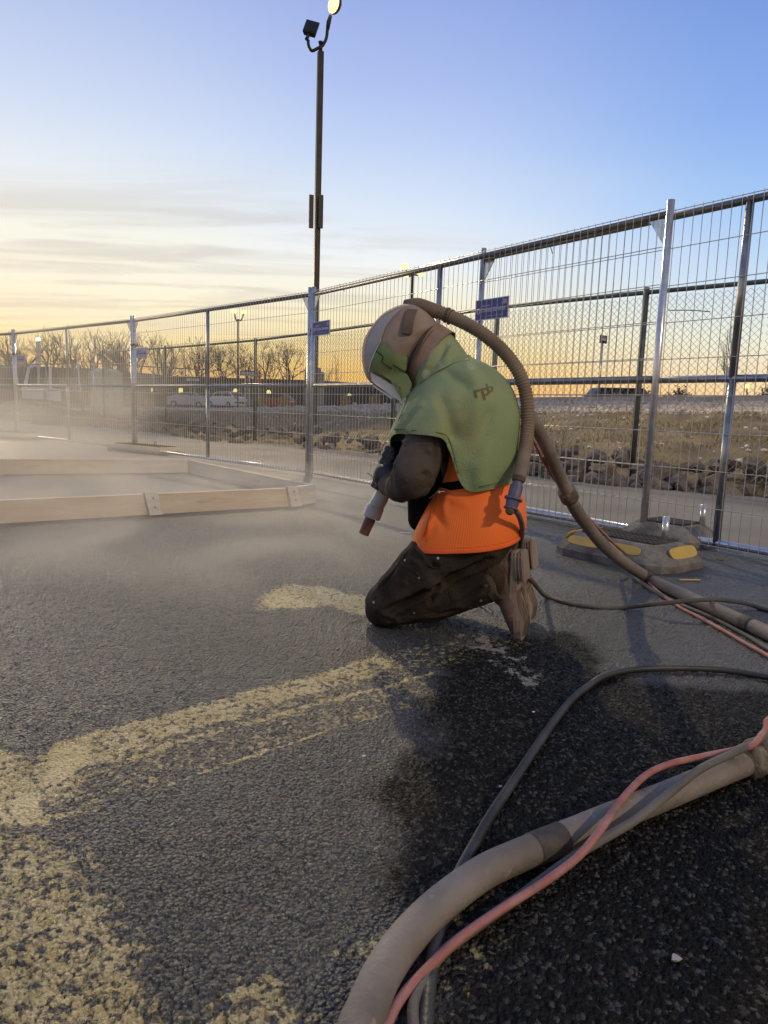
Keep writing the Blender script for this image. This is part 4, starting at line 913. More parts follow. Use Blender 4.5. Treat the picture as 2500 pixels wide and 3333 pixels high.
b = MB(); b.box((p.x, p.y - .006, p.z + .12), (.26, .006, .06)); b.box((p.x, p.y, p.z - .26), (.26, .02, .22)); b.build('lower_plate', m_redsign, t)
b = MB(); b.tube([(p.x, p.y + .04, g_ - .1), (p.x, p.y + .04, p.z + .3)], .03, 6); b.build('post', m_galv, t)
# ---- ornamental grass tufts and bushes
def tuft(px, D, h, n_, lab, m=m_shrub, spread=.35, bush=False, grp='tan ornamental grasses by the parking lot', zadd=0):
    g_ = lot_pt(px, D, zadd); r = random.Random(px); t = thing('grass_tuft' if not bush else 'bush', lab, 'plant', g_, grp, world=False)
    vs = []; fs = []
    for _ in range(n_):
        a = r.uniform(0, 6.283); k = len(vs)
        if not bush:
            l = h * r.uniform(.6, 1); b0 = Vector((r.gauss(0, .12), r.gauss(0, .12), 0)) * h; tip = b0 + Vector((math.cos(a) * spread * r.random(), math.sin(a) * spread * r.random(), 1)) * l; w = Vector((math.cos(a + 1.57), math.sin(a + 1.57), 0)) * .02
            vs += [b0 - w, b0 + w, tip]; fs.append((k, k + 1, k + 2))
        else:
            u = Vector((r.gauss(0, 1), r.gauss(0, 1), r.gauss(0, 1))).normalized() * r.random() ** .45; c_ = Vector((u.x * h * .42, u.y * h * .42, h * .55 + u.z * h * .45)) * r.uniform(.8, 1.1)
            q = [Vector((r.gauss(0, 1), r.gauss(0, 1), r.gauss(0, 1))) * .05 for _ in range(3)]; vs += [c_ + x for x in q]; fs.append((k, k + 1, k + 2))
    me = bpy.data.meshes.new('foliage'); me.from_pydata([tuple(v) for v in vs], [], fs); me.materials.append(m); o = bpy.data.objects.new('blades' if not bush else 'leaves', me); COL.objects.link(o); o.parent = t
    b = MB()
    for _ in range(7):
        a = r.uniform(0, 6.28); b.tube([(0, 0, -.05), (math.cos(a) * h * .15, math.sin(a) * h * .15, h * .5), (math.cos(a) * h * .3, math.sin(a) * h * .3, h * .85)], [.02, .014, .006], 4)
    b.build('stems', m_bark, t)
for px, D, h, lab in ((487, 40, .75, 'tan grass tuft left of the silver sedan'), (858, 46, .9, 'tan grass tuft in front of the red suv'), (925, 46, 1.0, 'tan grass tuft right of the red suv'), (1122, 40, .8, 'tan grass tuft under the globe lamp near the visor'), (1215, 40, .8, 'golden grass clump in front of the dark car by the visor')):
    tuft(px, D, h, 260, lab)
for px, D, h, lab in ((2002, 40, 1.1, 'golden brown bush in front of the dark van, left one'), (2052, 40, 1.05, 'golden brown bush in front of the dark van, right one'), (2105, 36, 1.15, 'golden bush just left of the thick right post'), (2160, 36, 1.0, 'tan bush just right of the thick right post')):
    tuft(px, D, h, 420, lab, m_shrub, bush=True, grp='golden bushes behind the kerb')
tuft(2205, 33, 1.15, 500, 'small dark evergreen bush alone on the kerb line at right', m_bush, bush=True, grp='bushes on the right horizon')
tuft(2495, 36, 1.5, 800, 'olive bush at the right edge beside the low glowing lamp', m_bush, bush=True, grp='bushes on the right horizon')
# ---- bare trees
def tree_mesh(seed, h, levels=5, spread=.55, ks=(3, 3, 4), f0=.35, tr=.27):
    r = random.Random(seed); b = MB()
    def br(p, d, L, rad, lv):
        n_ = 3; pts = [p]; q = p; dd = d.copy()
        for i in range(n_):
            dd = (dd + Vector((r.gauss(0, .12), r.gauss(0, .12), r.gauss(0, .06) + .05))).normalized(); q = q + dd * L / n_; pts.append(q)
        b.tube(pts, [rad * (1 - .4 * i / n_) for i in range(n_ + 1)], 5 if lv < 2 else 3, cap=False)
        if lv >= levels: return
        k = r.choice(ks) if lv else 4
        for j in range(k):
            f = 1.0 if j == 0 else r.uniform(f0, 1); s_ = pts[min(n_, max(1, int(round(f * n_))))]
            a = r.uniform(0, 6.283); tl = (r.uniform(.25, .8) if j else .15) * spread / .55
            u = dd.orthogonal().normalized(); w = dd.cross(u); nd = (dd * math.cos(tl) + (u * math.cos(a) + w * math.sin(a)) * math.sin(tl)).normalized()
            br(s_, nd, L * r.uniform(.62, .8), max(rad * .56, .011), lv + 1)
    br(Vector((0, 0, 0)), Vector((0, 0, 1)), h * tr, h * .018, 0)
    me = b.mesh('branches'); me.materials.append(m_bark)
    return me
TM = [tree_mesh(i, 10.0, 5, .5 + .05 * (i % 3), (2, 3, 3), .4, .24) for i in range(5)]
TM += [tree_mesh(40 + i, 10.0, 6, .62, (2, 2, 3, 3), .5, .22) for i in range(4)]
def btree(px, ytop, D, i, lab, grp, wide=1.0):
    q = at(px, ytop, D); g_ = lot_pt(px, D, -.3); H_ = q.z - g_.z
    t = thing('bare_tree', lab, 'tree', g_, grp, world=False)
    ztop = max(v.co.z for v in TM[i].vertices) if i not in ZT else ZT[i]; ZT[i] = ztop
    o = bpy.data.objects.new('branches', TM[i]); COL.objects.link(o); o.parent = t; s = H_ / ztop; o.scale = (s * wide, s * wide, s); o.rotation_euler = (0, 0, px * 1.7)
    return t
ZT = {}
tl = [(-20, 1075), (30, 1090), (75, 1070), (120, 1078), (165, 1062), (205, 1080), (250, 1056), (285, 1075), (330, 1062), (372, 1082), (410, 1066), (450, 1085), (486, 1068), (520, 1082), (545, 1100)]
ORD = 'first second third fourth fifth sixth seventh eighth ninth tenth eleventh twelfth thirteenth fourteenth fifteenth'.split()
for i, (x, y) in enumerate(tl): btree(x, y, 118 + (i * 7) % 16, i % 5, '%s leafless tree from the left in the dense row beyond the dark wall' % ORD[i], 'dense bare trees at left', 1.1)
for i, (x, y, lab) in enumerate(((612, 1088, 'bare tree standing apart, first right of the dense row'), (652, 1108, 'smaller bare tree beside the first open one'), (722, 1112, 'bare tree just right of the fence centre tube'), (762, 1095, 'wide bare tree behind the twin lamp'), (800, 1118, 'bare tree behind the black arrow sign'), (868, 1098, 'tall bare tree right of the red sign'), (940, 1105, 'bare tree with spreading crown left of the pillar'), (1088, 1148, 'thin bare sapling right of the pillar'))):
    btree(x, y, 116 + (i * 5) % 9, 5 + i % 4, lab, 'bare trees silhouetted on the sunset', 1.15 if i < 7 else .5)
btree(2385, 1045, 60, 3, 'faint tall sapling with thin upright twigs behind the right fence', 'bare trees silhouetted on the sunset', .45)
# ---- hazy things far left
pt = gr(350, 1361); pD = pt.y
t = thing('portable_toilet', 'pale green portable toilet fading into the dust behind the fence', 'portable toilet', (pt.x, pt.y, 0))
wz = .95; hz = at(350, 1215, pD).z
b = MB(); b.box((pt.x, pt.y, hz / 2), (wz, 1.1, hz)); b.build('cabin', m_toilet, t, bevel=.03)
b = MB(); b.rings([[(pt.x - wz / 2 - .04, pt.y - .6, hz), (pt.x + wz / 2 + .04, pt.y - .6, hz), (pt.x + wz / 2 + .04, pt.y + .6, hz), (pt.x - wz / 2 - .04, pt.y + .6, hz)], [(pt.x - wz * .3, pt.y - .4, hz + .18), (pt.x + wz * .3, pt.y - .4, hz + .18), (pt.x + wz * .3, pt.y + .4, hz + .18), (pt.x - wz * .3, pt.y + .4, hz + .18)]], cap0=True, cap1=True); b.build('roof', m_toilet, t, bevel=.03)
b = MB(); b.box((pt.x, pt.y - .56, hz * .48), (wz * .72, .03, hz * .86)); dr = b.build('door', m_toilet, t, bevel=.01)
b = MB(); b.box((pt.x + .25, pt.y - .59, hz * .5), (.05, .04, .14)); b.build('handle', m_blacksign, dr)
fp = panel('site_fence', 'distant leaning fence panel in the dust in front of the green toilet', 3.9, wires=False); A0 = at(72, 1340, 27); A1 = at(306, 1340, 24.5)
A0.z = A1.z = .1; place(fp, A0, A1); fp.rotation_euler.x = .10; fp['group'] = 'leaning far fence panels'
fp2 = copy_tree(fp); fp2['label'] = 'second distant fence panel running on behind the toilet'; A2 = at(520, 1340, 25.5); A2.z = .1; place(fp2, A1, A2); fp2.rotation_euler.x = .08
for ax_ in range(1): pass
pt = gr(122, 1352); t = thing('generator_trailer', 'small white machine trailer half lost in the haze at left', 'trailer', (pt.x, pt.y, 0))
b = MB(); b.box((pt.x, pt.y, .95), (.95, .8, .5)); b.box((pt.x + .75, pt.y, .9), (.35, .6, .55)); b.build('housing', m_white, t, bevel=.03)
b = MB(); b.box((pt.x + .1, pt.y, .62), (1.5, .7, .12)); b.build('chassis', m_blacksign, t)
for s in (-1, 1):
    b = MB(); b.tube([(pt.x + .1, pt.y + s * .42, .32), (pt.x + .1, pt.y + s * .55, .32)], .32, 14); b.build('wheel', m_tyre, t)
b = MB(); b.tube([(pt.x - .5, pt.y, 1.2), (pt.x - .3, pt.y, 2.0), (pt.x + .1, pt.y, 2.25)], .07, 6); b.tube([(pt.x + .6, pt.y, 1.15), (pt.x + .65, pt.y, 2.2)], .06, 6); b.build('mast', m_white, t)
# spoil heaps
def heap(px, py, w, h, lab):
    c_ = gr(px, py); r = random.Random(px); bm = bmesh.new(); bmesh.ops.create_icosphere(bm, subdivisions=4, radius=1)
    for v in bm.verts:
        n_ = sum(math.sin(v.co.x * k * 1.7 + k) * math.cos(v.co.y * k * 2.1 - k) for k in (2, 4, 7)) * .07; v.co *= 1 + n_ + r.uniform(-.03, .03); v.co.z = max(v.co.z, -.1)
    me = bpy.data.meshes.new('dirt_heap'); bm.to_mesh(me); bm.free(); me.materials.append(m_earth); me.polygons.foreach_set('use_smooth', [True] * len(me.polygons))
    o = bpy.data.objects.new('dirt_heap', me); COL.objects.link(o); o.location = c_; o.scale = (w, w * .6, h); tag(o, lab, 'dirt heap', 'dirt heaps beyond the road')
heap(175, 1372, 1.5, .42, 'low dirt heap left of the toilet in the haze'); heap(262, 1385, 1.3, .34, 'dirt heap directly in front of the leaning fence panel'); heap(30, 1356, 2.0, .5, 'dirt heap at the left edge beyond the road')
# ---- small litter on the asphalt
def litter(px, py, l, w, ang, m, name, lab, cat, h=.005):
    c_ = gr(px, py, .004); b = MB(); R = Matrix.Rotation(ang, 3, 'Z'); b.box(c_ + Vector((0, 0, h / 2)), (l, w, h), R); tag(b.build(name, m, bevel=.001), lab, cat)
litter(2245, 1889, .095, .011, .1, m_yellow, 'wood_splinter', 'thin yellow wood splinter on the asphalt right of the rubber foot', 'splinter')
litter(1320, 1735, .07, .007, .0, m_wood, 'wood_splinter', 'tiny straw coloured sliver on the asphalt right of the nozzle', 'splinter', .003)
for i, (px, py, s, m, lab) in enumerate(((1185, 2460, .004, m_rwhite, 'bright pale chip on the bare asphalt below the worker'), (1738, 2317, .004, m_rwhite, 'pale chip beside the black hose loop'), (2201, 3120, .009, m_cobble, 'tan pebble in the dark asphalt at bottom right'), (2340, 1820, .02, m_rock2, 'small stone right of the rubber foot'), (1630, 2560, .004, m_cobble, 'tiny pebble near the long black hose'))):
    o = bpy.data.objects.new('pebble', RM[i % 9].copy()); o.data.materials.clear(); o.data.materials.append(m); COL.objects.link(o); o.location = gr(px, py, .004); o.scale = (s * 1.3, s, s * .6); tag(o, lab, 'pebble')
# ================================================================== the kneeling worker
Fw = Vector((-.959, .284, 0)).normalized(); Lv = Vector((-Fw.y, Fw.x, 0)); Lv = Vector((-.284, -.959, 0)).normalized()
toeL = gr(1700, 2085); O = toeL - Lv * .11
def bp(px, py, l=0.0):
    d = ray(px, py); c0 = Vector((0, 0, CH)); t = (l - (c0 - O).dot(Lv)) / d.dot(Lv); return c0 + d * t
def fz(p):  # world -> (f, l, z)
    q = p - O; return Vector((q.dot(Fw), q.dot(Lv), p.z))
def wd(f, l, z): return O + Fw * f + Lv * l + Vector((0, 0, z))
def side_(p, l):  # same f,z at another lateral offset
    q = fz(p); return wd(q.x, l, q.z)
man = thing('person', 'kneeling worker in helmet, green cape, orange mesh vest and brown trousers, aiming a nozzle down', 'person', O)
def blob(name, caps, m, parent, voxel=.008, smooth=8, fn=None, spheres=()):
    b = MB()
    for c in caps: b.capsule(*c)
    for s in spheres: b.sphere(*s)
    me = b.mesh('tmp'); o = bpy.data.objects.new('tmp', me); COL.objects.link(o)
    r = o.modifiers.new('r', 'REMESH'); r.mode = 'VOXEL'; r.voxel_size = voxel
    s = o.modifiers.new('s', 'SMOOTH'); s.factor = .5; s.iterations = smooth
    m2 = evaluate(o); bpy.data.objects.remove(o); m2.name = name
    if fn is not None:
        n_ = len(m2.vertices); co = np.empty(n_ * 3, np.float32); m2.vertices.foreach_get('co', co); co = co.reshape(-1, 3)
        no = np.empty(n_ * 3, np.float32); m2.vertex_normals.foreach_get('vector', no); no = no.reshape(-1, 3)
        co += no * fn(co, no)[:, None]; m2.vertices.foreach_set('co', co.ravel()); m2.update()
    m2.materials.clear(); m2.materials.append(m); m2.transform(Matrix.Translation(-O)); m2.polygons.foreach_set('use_smooth', [True] * len(m2.polygons))
    ob = bpy.data.objects.new(name, m2); COL.objects.link(ob); ob.parent = parent
    ORG[ob.name] = ORG[man.name]; return ob
def n3(P, s, seed):
    a = vnoise(P[:, 0] * s + 50, P[:, 2] * s + 50, seed); c = vnoise(P[:, 1] * s + 70, P[:, 2] * s + 20, seed + 1); return (a + c) / 2 - .5
def creases(segs):
    """segs: (a, b, width, depth[+ raised, - sunk])"""
    def f(co, no):
        out = n3(co, 9, 41) * .020 + n3(co, 24, 43) * .010 + n3(co, 52, 45) * .0035
        for a, b_, w, d in segs:
            a_ = np.array(a[:]); ab = np.array(b_[:]) - a_; t = np.clip(((co - a_) @ ab) / (ab @ ab), 0, 1); q = co - a_ - t[:, None] * ab
            dd = np.linalg.norm(q, axis=1) + n3(co, 30, 47) * w * .8
            d = d * 1.0; g = 1.7 * np.exp(-(dd / w) ** 2) * np.sin(np.pi * np.clip(t * .9 + .05, 0, 1)) ** .5; out += d * g - d * .5 * np.exp(-((dd - 1.9 * w) / w) ** 2)
        return out
    return f
# --- trousers
caps = []
for s, off_ in ((1, 0.0), (-1, -.22)):
    P = lambda x, y, l: side_(bp(x, y, l), l + off_) if s > 0 else side_(bp(x, y, l), l + off_)
    hip = P(1560, 1745, .11); th = P(1410, 1835, .125); kn = P(1262, 1962, .12); cf = P(1400, 1958, .125); an = P(1585, 1893, .12)
    caps += [(hip, th, .112, .102), (th, kn, .102, .070), (kn, P(1240, 1985, .12), .068, .052), (P(1262, 1975, .12), cf, .064, .070), (cf, an, .070, .062), (P(1480, 1925, .12), P(1590, 1880, .12), .06, .066)]
caps += [(bp(1580, 1722, .07), side_(bp(1580, 1722, .07), -.12), .112, .112), (bp(1560, 1640, .06), side_(bp(1560, 1640, .06), -.11), .115, .115)]
lv = .185
cr_ = [(bp(1262, 1985, lv), bp(1420, 1905, .2), .010, -.016), (bp(1420, 1905, .2), bp(1592, 1815, .19), .012, -.020), (bp(1250, 1960, .17), bp(1400, 1820, .2), .010, .007), (bp(1340, 1800, .2), bp(1420, 1845, .22), .009, -.008), (bp(1365, 1795, .2), bp(1400, 1840, .22), .008, .009),
       (bp(1255, 2010, .17), bp(1330, 1930, .19), .007, -.009), (bp(1400, 1960, .19), bp(1425, 1890, .2), .008, -.008), (bp(1300, 2015, .17), bp(1560, 1975, .18), .005, -.009), (bp(1455, 1870, .19), bp(1465, 1965, .19), .004, -.005), (bp(1350, 1755, .2), bp(1500, 1800, .23), .007, -.006), (bp(1220, 1940, .17), bp(1300, 1830, .19), .006, -.006), (bp(1530, 1830, .2), bp(1420, 1860, .21), .010, .008), (bp(1230, 1990, .18), bp(1290, 2030, .18), .006, -.007), (bp(1500, 1960, .18), bp(1580, 1905, .18), .008, -.007)]
trou = blob('trousers', caps, m_trouser, man, .0075, 7, creases(cr_))
def bvh(o):
    me = o.data; V = [v.co + ORG[o.name].get('_w', Vector((0, 0, 0))) for v in me.vertices]; return BVHTree.FromPolygons(V, [tuple(p.vertices) for p in me.polygons])
tb = bvh(trou)
def stick(tree, px, py, off=.001):
    c0 = Vector((0, 0, CH)); d = ray(px, py).normalized(); h = tree.ray_cast(c0, d)
    if h[0] is None: return bp(px, py, .15), -Lv
    n_ = h[1]; n_ = n_ if n_.dot(d) < 0 else -n_
    return h[0] + n_ * off, n_
for px, py in ((1319, 1824), (1426, 1817), (1364, 1881), (1217, 1960), (1348, 1996), (1565, 1955)):
    p, n_ = stick(tb, px, py, .000); b = MB(); b.tube([p - n_ * .002, p + n_ * .002], .0042, 10); b.tube([p + n_ * .002, p + n_ * .003], .002, 8); b.build('rivet', m_rivet, trou, smooth=False)
# seams raised on the trousers
def seam(pts, tree, m, parent, r=.0022, name='seam'):
    q = [stick(tree, x, y, .0006)[0] for x, y in pts]; b = MB(); b.tube(spline(q, 5), r, 5); return b.build(name, m, parent, smooth=True)
for pts in (((1340, 1780), (1300, 1830), (1255, 1895), (1222, 1950)), ((1350, 1797), (1395, 1838), (1426, 1850), (1480, 1845)), ((1310, 1838), (1350, 1860), (1378, 1885)), ((1456, 1880), (1462, 1925), (1470, 1970)), ((1345, 1998), (1440, 1983), (1540, 1975)), ((1580, 1820), (1600, 1880), (1620, 1945))): seam(pts, tb, m_trouser, trou)
# --- jacket with sleeves (one continuous mesh)
J = []
J += [(bp(1570, 1650, .05), bp(1560, 1560, .05), .11, .108), (side_(bp(1570, 1650, .05), -.06), side_(bp(1560, 1560, .05), -.06), .11, .108)]
for l in (.07, -.08): J += [(side_(bp(1560, 1570, .0), l), side_(bp(1545, 1400, .0), l), .106, .112), (side_(bp(1545, 1400, .0), l), side_(bp(1500, 1300, .0), l * 1.1), .112, .075)]
shL = bp(1432, 1330, .150); m1 = bp(1374, 1475, .205); elL = bp(1345, 1562, .24); wrL = bp(1272, 1572, .10)
J += [(bp(1480, 1310, .1), shL, .085, .08), (shL, m1, .074, .070), (m1, elL, .070, .066), (elL, bp(1310, 1585, .20), .062, .052), (bp(1310, 1585, .2), wrL, .050, .040)]
shR = side_(bp(1432, 1330, .15), -.15); elR = side_(bp(1322, 1520, .2), -.26); wrR = bp(1290, 1475, -.02)
J += [(side_(bp(1480, 1310, .1), -.1), shR, .085, .08), (shR, elR, .075, .062), (elR, wrR, .058, .042), (side_(bp(1480, 1290, 0), 0), side_(bp(1400, 1190, 0), 0), .07, .06)]
jc = [(bp(1300, 1500, .25), bp(1400, 1530, .26), .007, -.009), (bp(1310, 1440, .24), bp(1400, 1470, .26), .007, .008), (bp(1395, 1500, .25), bp(1360, 1590, .28), .007, .008), (bp(1330, 1560, .29), bp(1390, 1540, .28), .006, -.008), (bp(1285, 1550, .25), bp(1315, 1620, .25), .006, -.010), (bp(1300, 1560, .25), bp(1335, 1625, .25), .006, .006), (bp(1278, 1560, .22), bp(1300, 1600, .22), .006, -.007), (bp(1420, 1440, .25), bp(1400, 1560, .25), .008, -.007), (bp(1290, 1520, .27), bp(1310, 1555, .28), .006, -.006), (bp(1345, 1640, .25), bp(1395, 1580, .26), .008, -.008), (bp(1320, 1470, .3), bp(1400, 1480, .3), .012, .006)]
jack = blob('jacket', J, m_jacket, man, .0075, 6, creases(jc))
# black lining / belly in front
b_ = blob('apron_front', [(bp(1370, 1690, .05), bp(1390, 1560, .05), .045, .07), (side_(bp(1370, 1690, .05), -.08), side_(bp(1390, 1560, .05), -.08), .045, .07)], m_black, man, .009, 5)
# --- orange mesh vest
def orange_mat():
    m = bpy.data.materials.new('orange_mesh_cloth'); m.use_nodes = True; t = m.node_tree; b = t.nodes['Principled BSDF']
    uv = t.nodes.new('ShaderNodeUVMap'); uv.uv_map = 'UVMap'; mp = t.nodes.new('ShaderNodeMapping'); t.links.new(uv.outputs[0], mp.inputs[0])
    v = t.nodes.new('ShaderNodeTexVoronoi'); v.inputs['Scale'].default_value = 270; v.inputs['Randomness'].default_value = .12; t.links.new(mp.outputs[0], v.inputs[0])
    r = t.nodes.new('ShaderNodeValToRGB'); e = r.color_ramp.elements; e[0].position = .22; e[1].position = .40; e[0].color = (.84, .13, .016, 1); e[1].color = (1.0, .21, .028, 1)
    t.links.new(v.outputs['Distance'], r.inputs[0]); t.links.new(r.outputs[0], b.inputs['Base Color']); b.inputs['Roughness'].default_value = .75
    q = t.nodes.new('ShaderNodeBump'); q.inputs['Strength'].default_value = .5; q.inputs['Distance'].default_value = .002; t.links.new(r.outputs[0], q.inputs['Height']); t.links.new(q.outputs[0], b.inputs['Normal'])
    return m
m_mesh = orange_mat(); m_orange = mat('orange_hem_tape', (0.95, 0.16, 0.03), .7, 0, (0.85, 0.13, .025), 9)
def ring(fpx, bpx, wl, lift=0.0, n=64, e=.85, sag=0.0, l0=-.005):
    """fpx, bpx : pixel of the front and the back of the ring on the body's middle plane"""
    a = fz(bp(*fpx, 0)); c = fz(bp(*bpx, 0)); mid_ = (a + c) / 2; out = []
    for k in range(n):
        th_ = 2 * math.pi * k / n; cs, sn = math.cos(th_), math.sin(th_)
        cs_ = math.copysign(abs(cs) ** e, cs); sn_ = math.copysign(abs(sn) ** e, sn)
        p = mid_ + (a - mid_) * cs_; out.append(Vector((p.x, l0 + sn_ * wl, p.z - sag * abs(sn_) + lift)))
    return out
def cloth(name, rings_, m, parent, wr=.004, seed=60, uvs=True, thick=.003, sub=1, hem=None, keep=None):
    n = len(rings_[0]); b = MB()
    R = [[wd(*q) for q in r] for r in rings_]
    b.rings(R, closed=True); me = b.mesh('tmp'); o = bpy.data.objects.new('tmp', me); COL.objects.link(o)
    ctr_ = sum((v.co for v in me.vertices), Vector()) / len(me.vertices)
    if sum(p.normal.dot(p.center - ctr_) for p in me.polygons) < 0: me.flip_normals()
    uvl = me.uv_layers.new(name='UVMap'); acc = [0]
    for a, c in zip(rings_[:-1], rings_[1:]): acc.append(acc[-1] + sum((a[k] - c[k]).length for k in range(n)) / n)
    per = sum((rings_[0][k] - rings_[0][(k + 1) % n]).length for k in range(n)) / n
    for f in me.polygons:
        ks = [v % n for v in f.vertices]
        for li in f.loop_indices:
            vi = me.loops[li].vertex_index
            k = vi % n; k = n if (k == 0 and max(ks) == n - 1) else k; uvl.data[li].uv = (k * per, acc[vi // n])
    s = o.modifiers.new('s', 'SUBSURF'); s.levels = sub + 1; s.render_levels = sub + 1; m2 = evaluate(o); bpy.data.objects.remove(o)
    N_ = len(m2.vertices); co = np.empty(N_ * 3, np.float32); m2.vertices.foreach_get('co', co); co = co.reshape(-1, 3); no = np.empty(N_ * 3, np.float32); m2.vertex_normals.foreach_get('vector', no); no = no.reshape(-1, 3)
    co += no * ((n3(co, 7, seed) * wr * 3 + n3(co, 17, seed + 2) * wr)[:, None])
    if keep: co = keep(co, no)
    m2.vertices.foreach_set('co', co.ravel()); m2.update(); m2.name = name; m2.materials.clear(); m2.materials.append(m); m2.transform(Matrix.Translation(-O)); m2.polygons.foreach_set('use_smooth', [True] * len(m2.polygons))
    ob = bpy.data.objects.new(name, m2); COL.objects.link(ob); ob.parent = parent; ORG[ob.name] = ORG[man.name]
    if thick: so_ = ob.modifiers.new('solid', 'SOLIDIFY'); so_.thickness = thick; so_.offset = -1
    return ob
V = [ring((1462, 1440), (1650, 1410), .190, e=.9), ring((1462, 1500), (1652, 1470), .203, e=.9), ring((1458, 1556), (1655, 1510), .205, e=.9), ring((1425, 1600), (1668, 1555), .206, e=.88), ring((1400, 1640), (1690, 1600), .214, e=.82), ring((1380, 1685), (1704, 1645), .225, e=.74), ring((1362, 1722), (1708, 1695), .236, e=.7), ring((1356, 1744), (1704, 1730), .238, sag=.016, e=.7)]
def folds(co, no):
    out = np.zeros(len(co))
    for a, b2, w, d in ((bp(1412, 1640, .2), bp(1452, 1720, .21), .010, -.010), (bp(1405, 1640, .2), bp(1400, 1760, .2), .008, .008), (bp(1385, 1690, .2), bp(1380, 1750, .2), .008, -.008), (bp(1600, 1700, .2), bp(1500, 1690, .21), .008, -.004), (bp(1690, 1640, .1), bp(1600, 1720, .18), .010, -.006), (bp(1420, 1600, .2), bp(1520, 1640, .2), .010, .006), (bp(1450, 1625, .2), bp(1445, 1760, .2), .012, .005)):
        a_ = np.array(a[:]); ab = np.array(b2[:]) - a_; t = np.clip(((co - a_) @ ab) / (ab @ ab), 0, 1); dd = np.linalg.norm(co - a_ - t[:, None] * ab, axis=1); out += d * np.exp(-(dd / w) ** 2)
    out *= 1.6
    return co + no * out[:, None]
vest = cloth('mesh_vest', V[:], m_mesh, man, .0035, 60, keep=folds)
hem = [[q + Vector((0, 0, dz)) for q in V[-1]] for dz in (.004, -.010)]
hem = [[Vector((q.x * 1.0, q.y * 1.012, q.z)) for q in h] for h in hem]
cloth('vest_hem', hem, m_orange, vest, .0035, 60, thick=.004)
vb = bvh(vest)
def vseam(pts, m=m_orange, r=.002, nm='seam'): seam(pts, vb, m, vest, r, nm)
vseam([(1428, 1610), (1412, 1655), (1396, 1720), (1388, 1762)]); vseam([(1405, 1650), (1392, 1700), (1378, 1745)])
# harness straps over the vest
b = MB(); rg = ring((1440, 1576), (1668, 1534), .2095, e=.92); rg2 = [q + Vector((.0, 0, .0)) for q in rg]
b.rings([[wd(q.x, q.y, q.z + .012) for q in rg], [wd(*(Vector((q.x, q.y * 1.03, q.z + .012)))) for q in rg], [wd(*(Vector((q.x, q.y * 1.03, q.z - .014)))) for q in rg], [wd(q.x, q.y, q.z - .014) for q in rg]]); b.build('waist_belt', m_black, man, smooth=True)
p0 = bp(1413, 1608, .21)
b = MB(); b.tube(spline([bp(1398, 1622, .2), bp(1420, 1604, .215), bp(1440, 1600, .21), bp(1452, 1602, .20)], 5), .0022, 5); b.tube([bp(1424, 1598, .213), bp(1432, 1606, .213)], .005, 6); b.build('strap_clip', m_rivet, man, smooth=True)

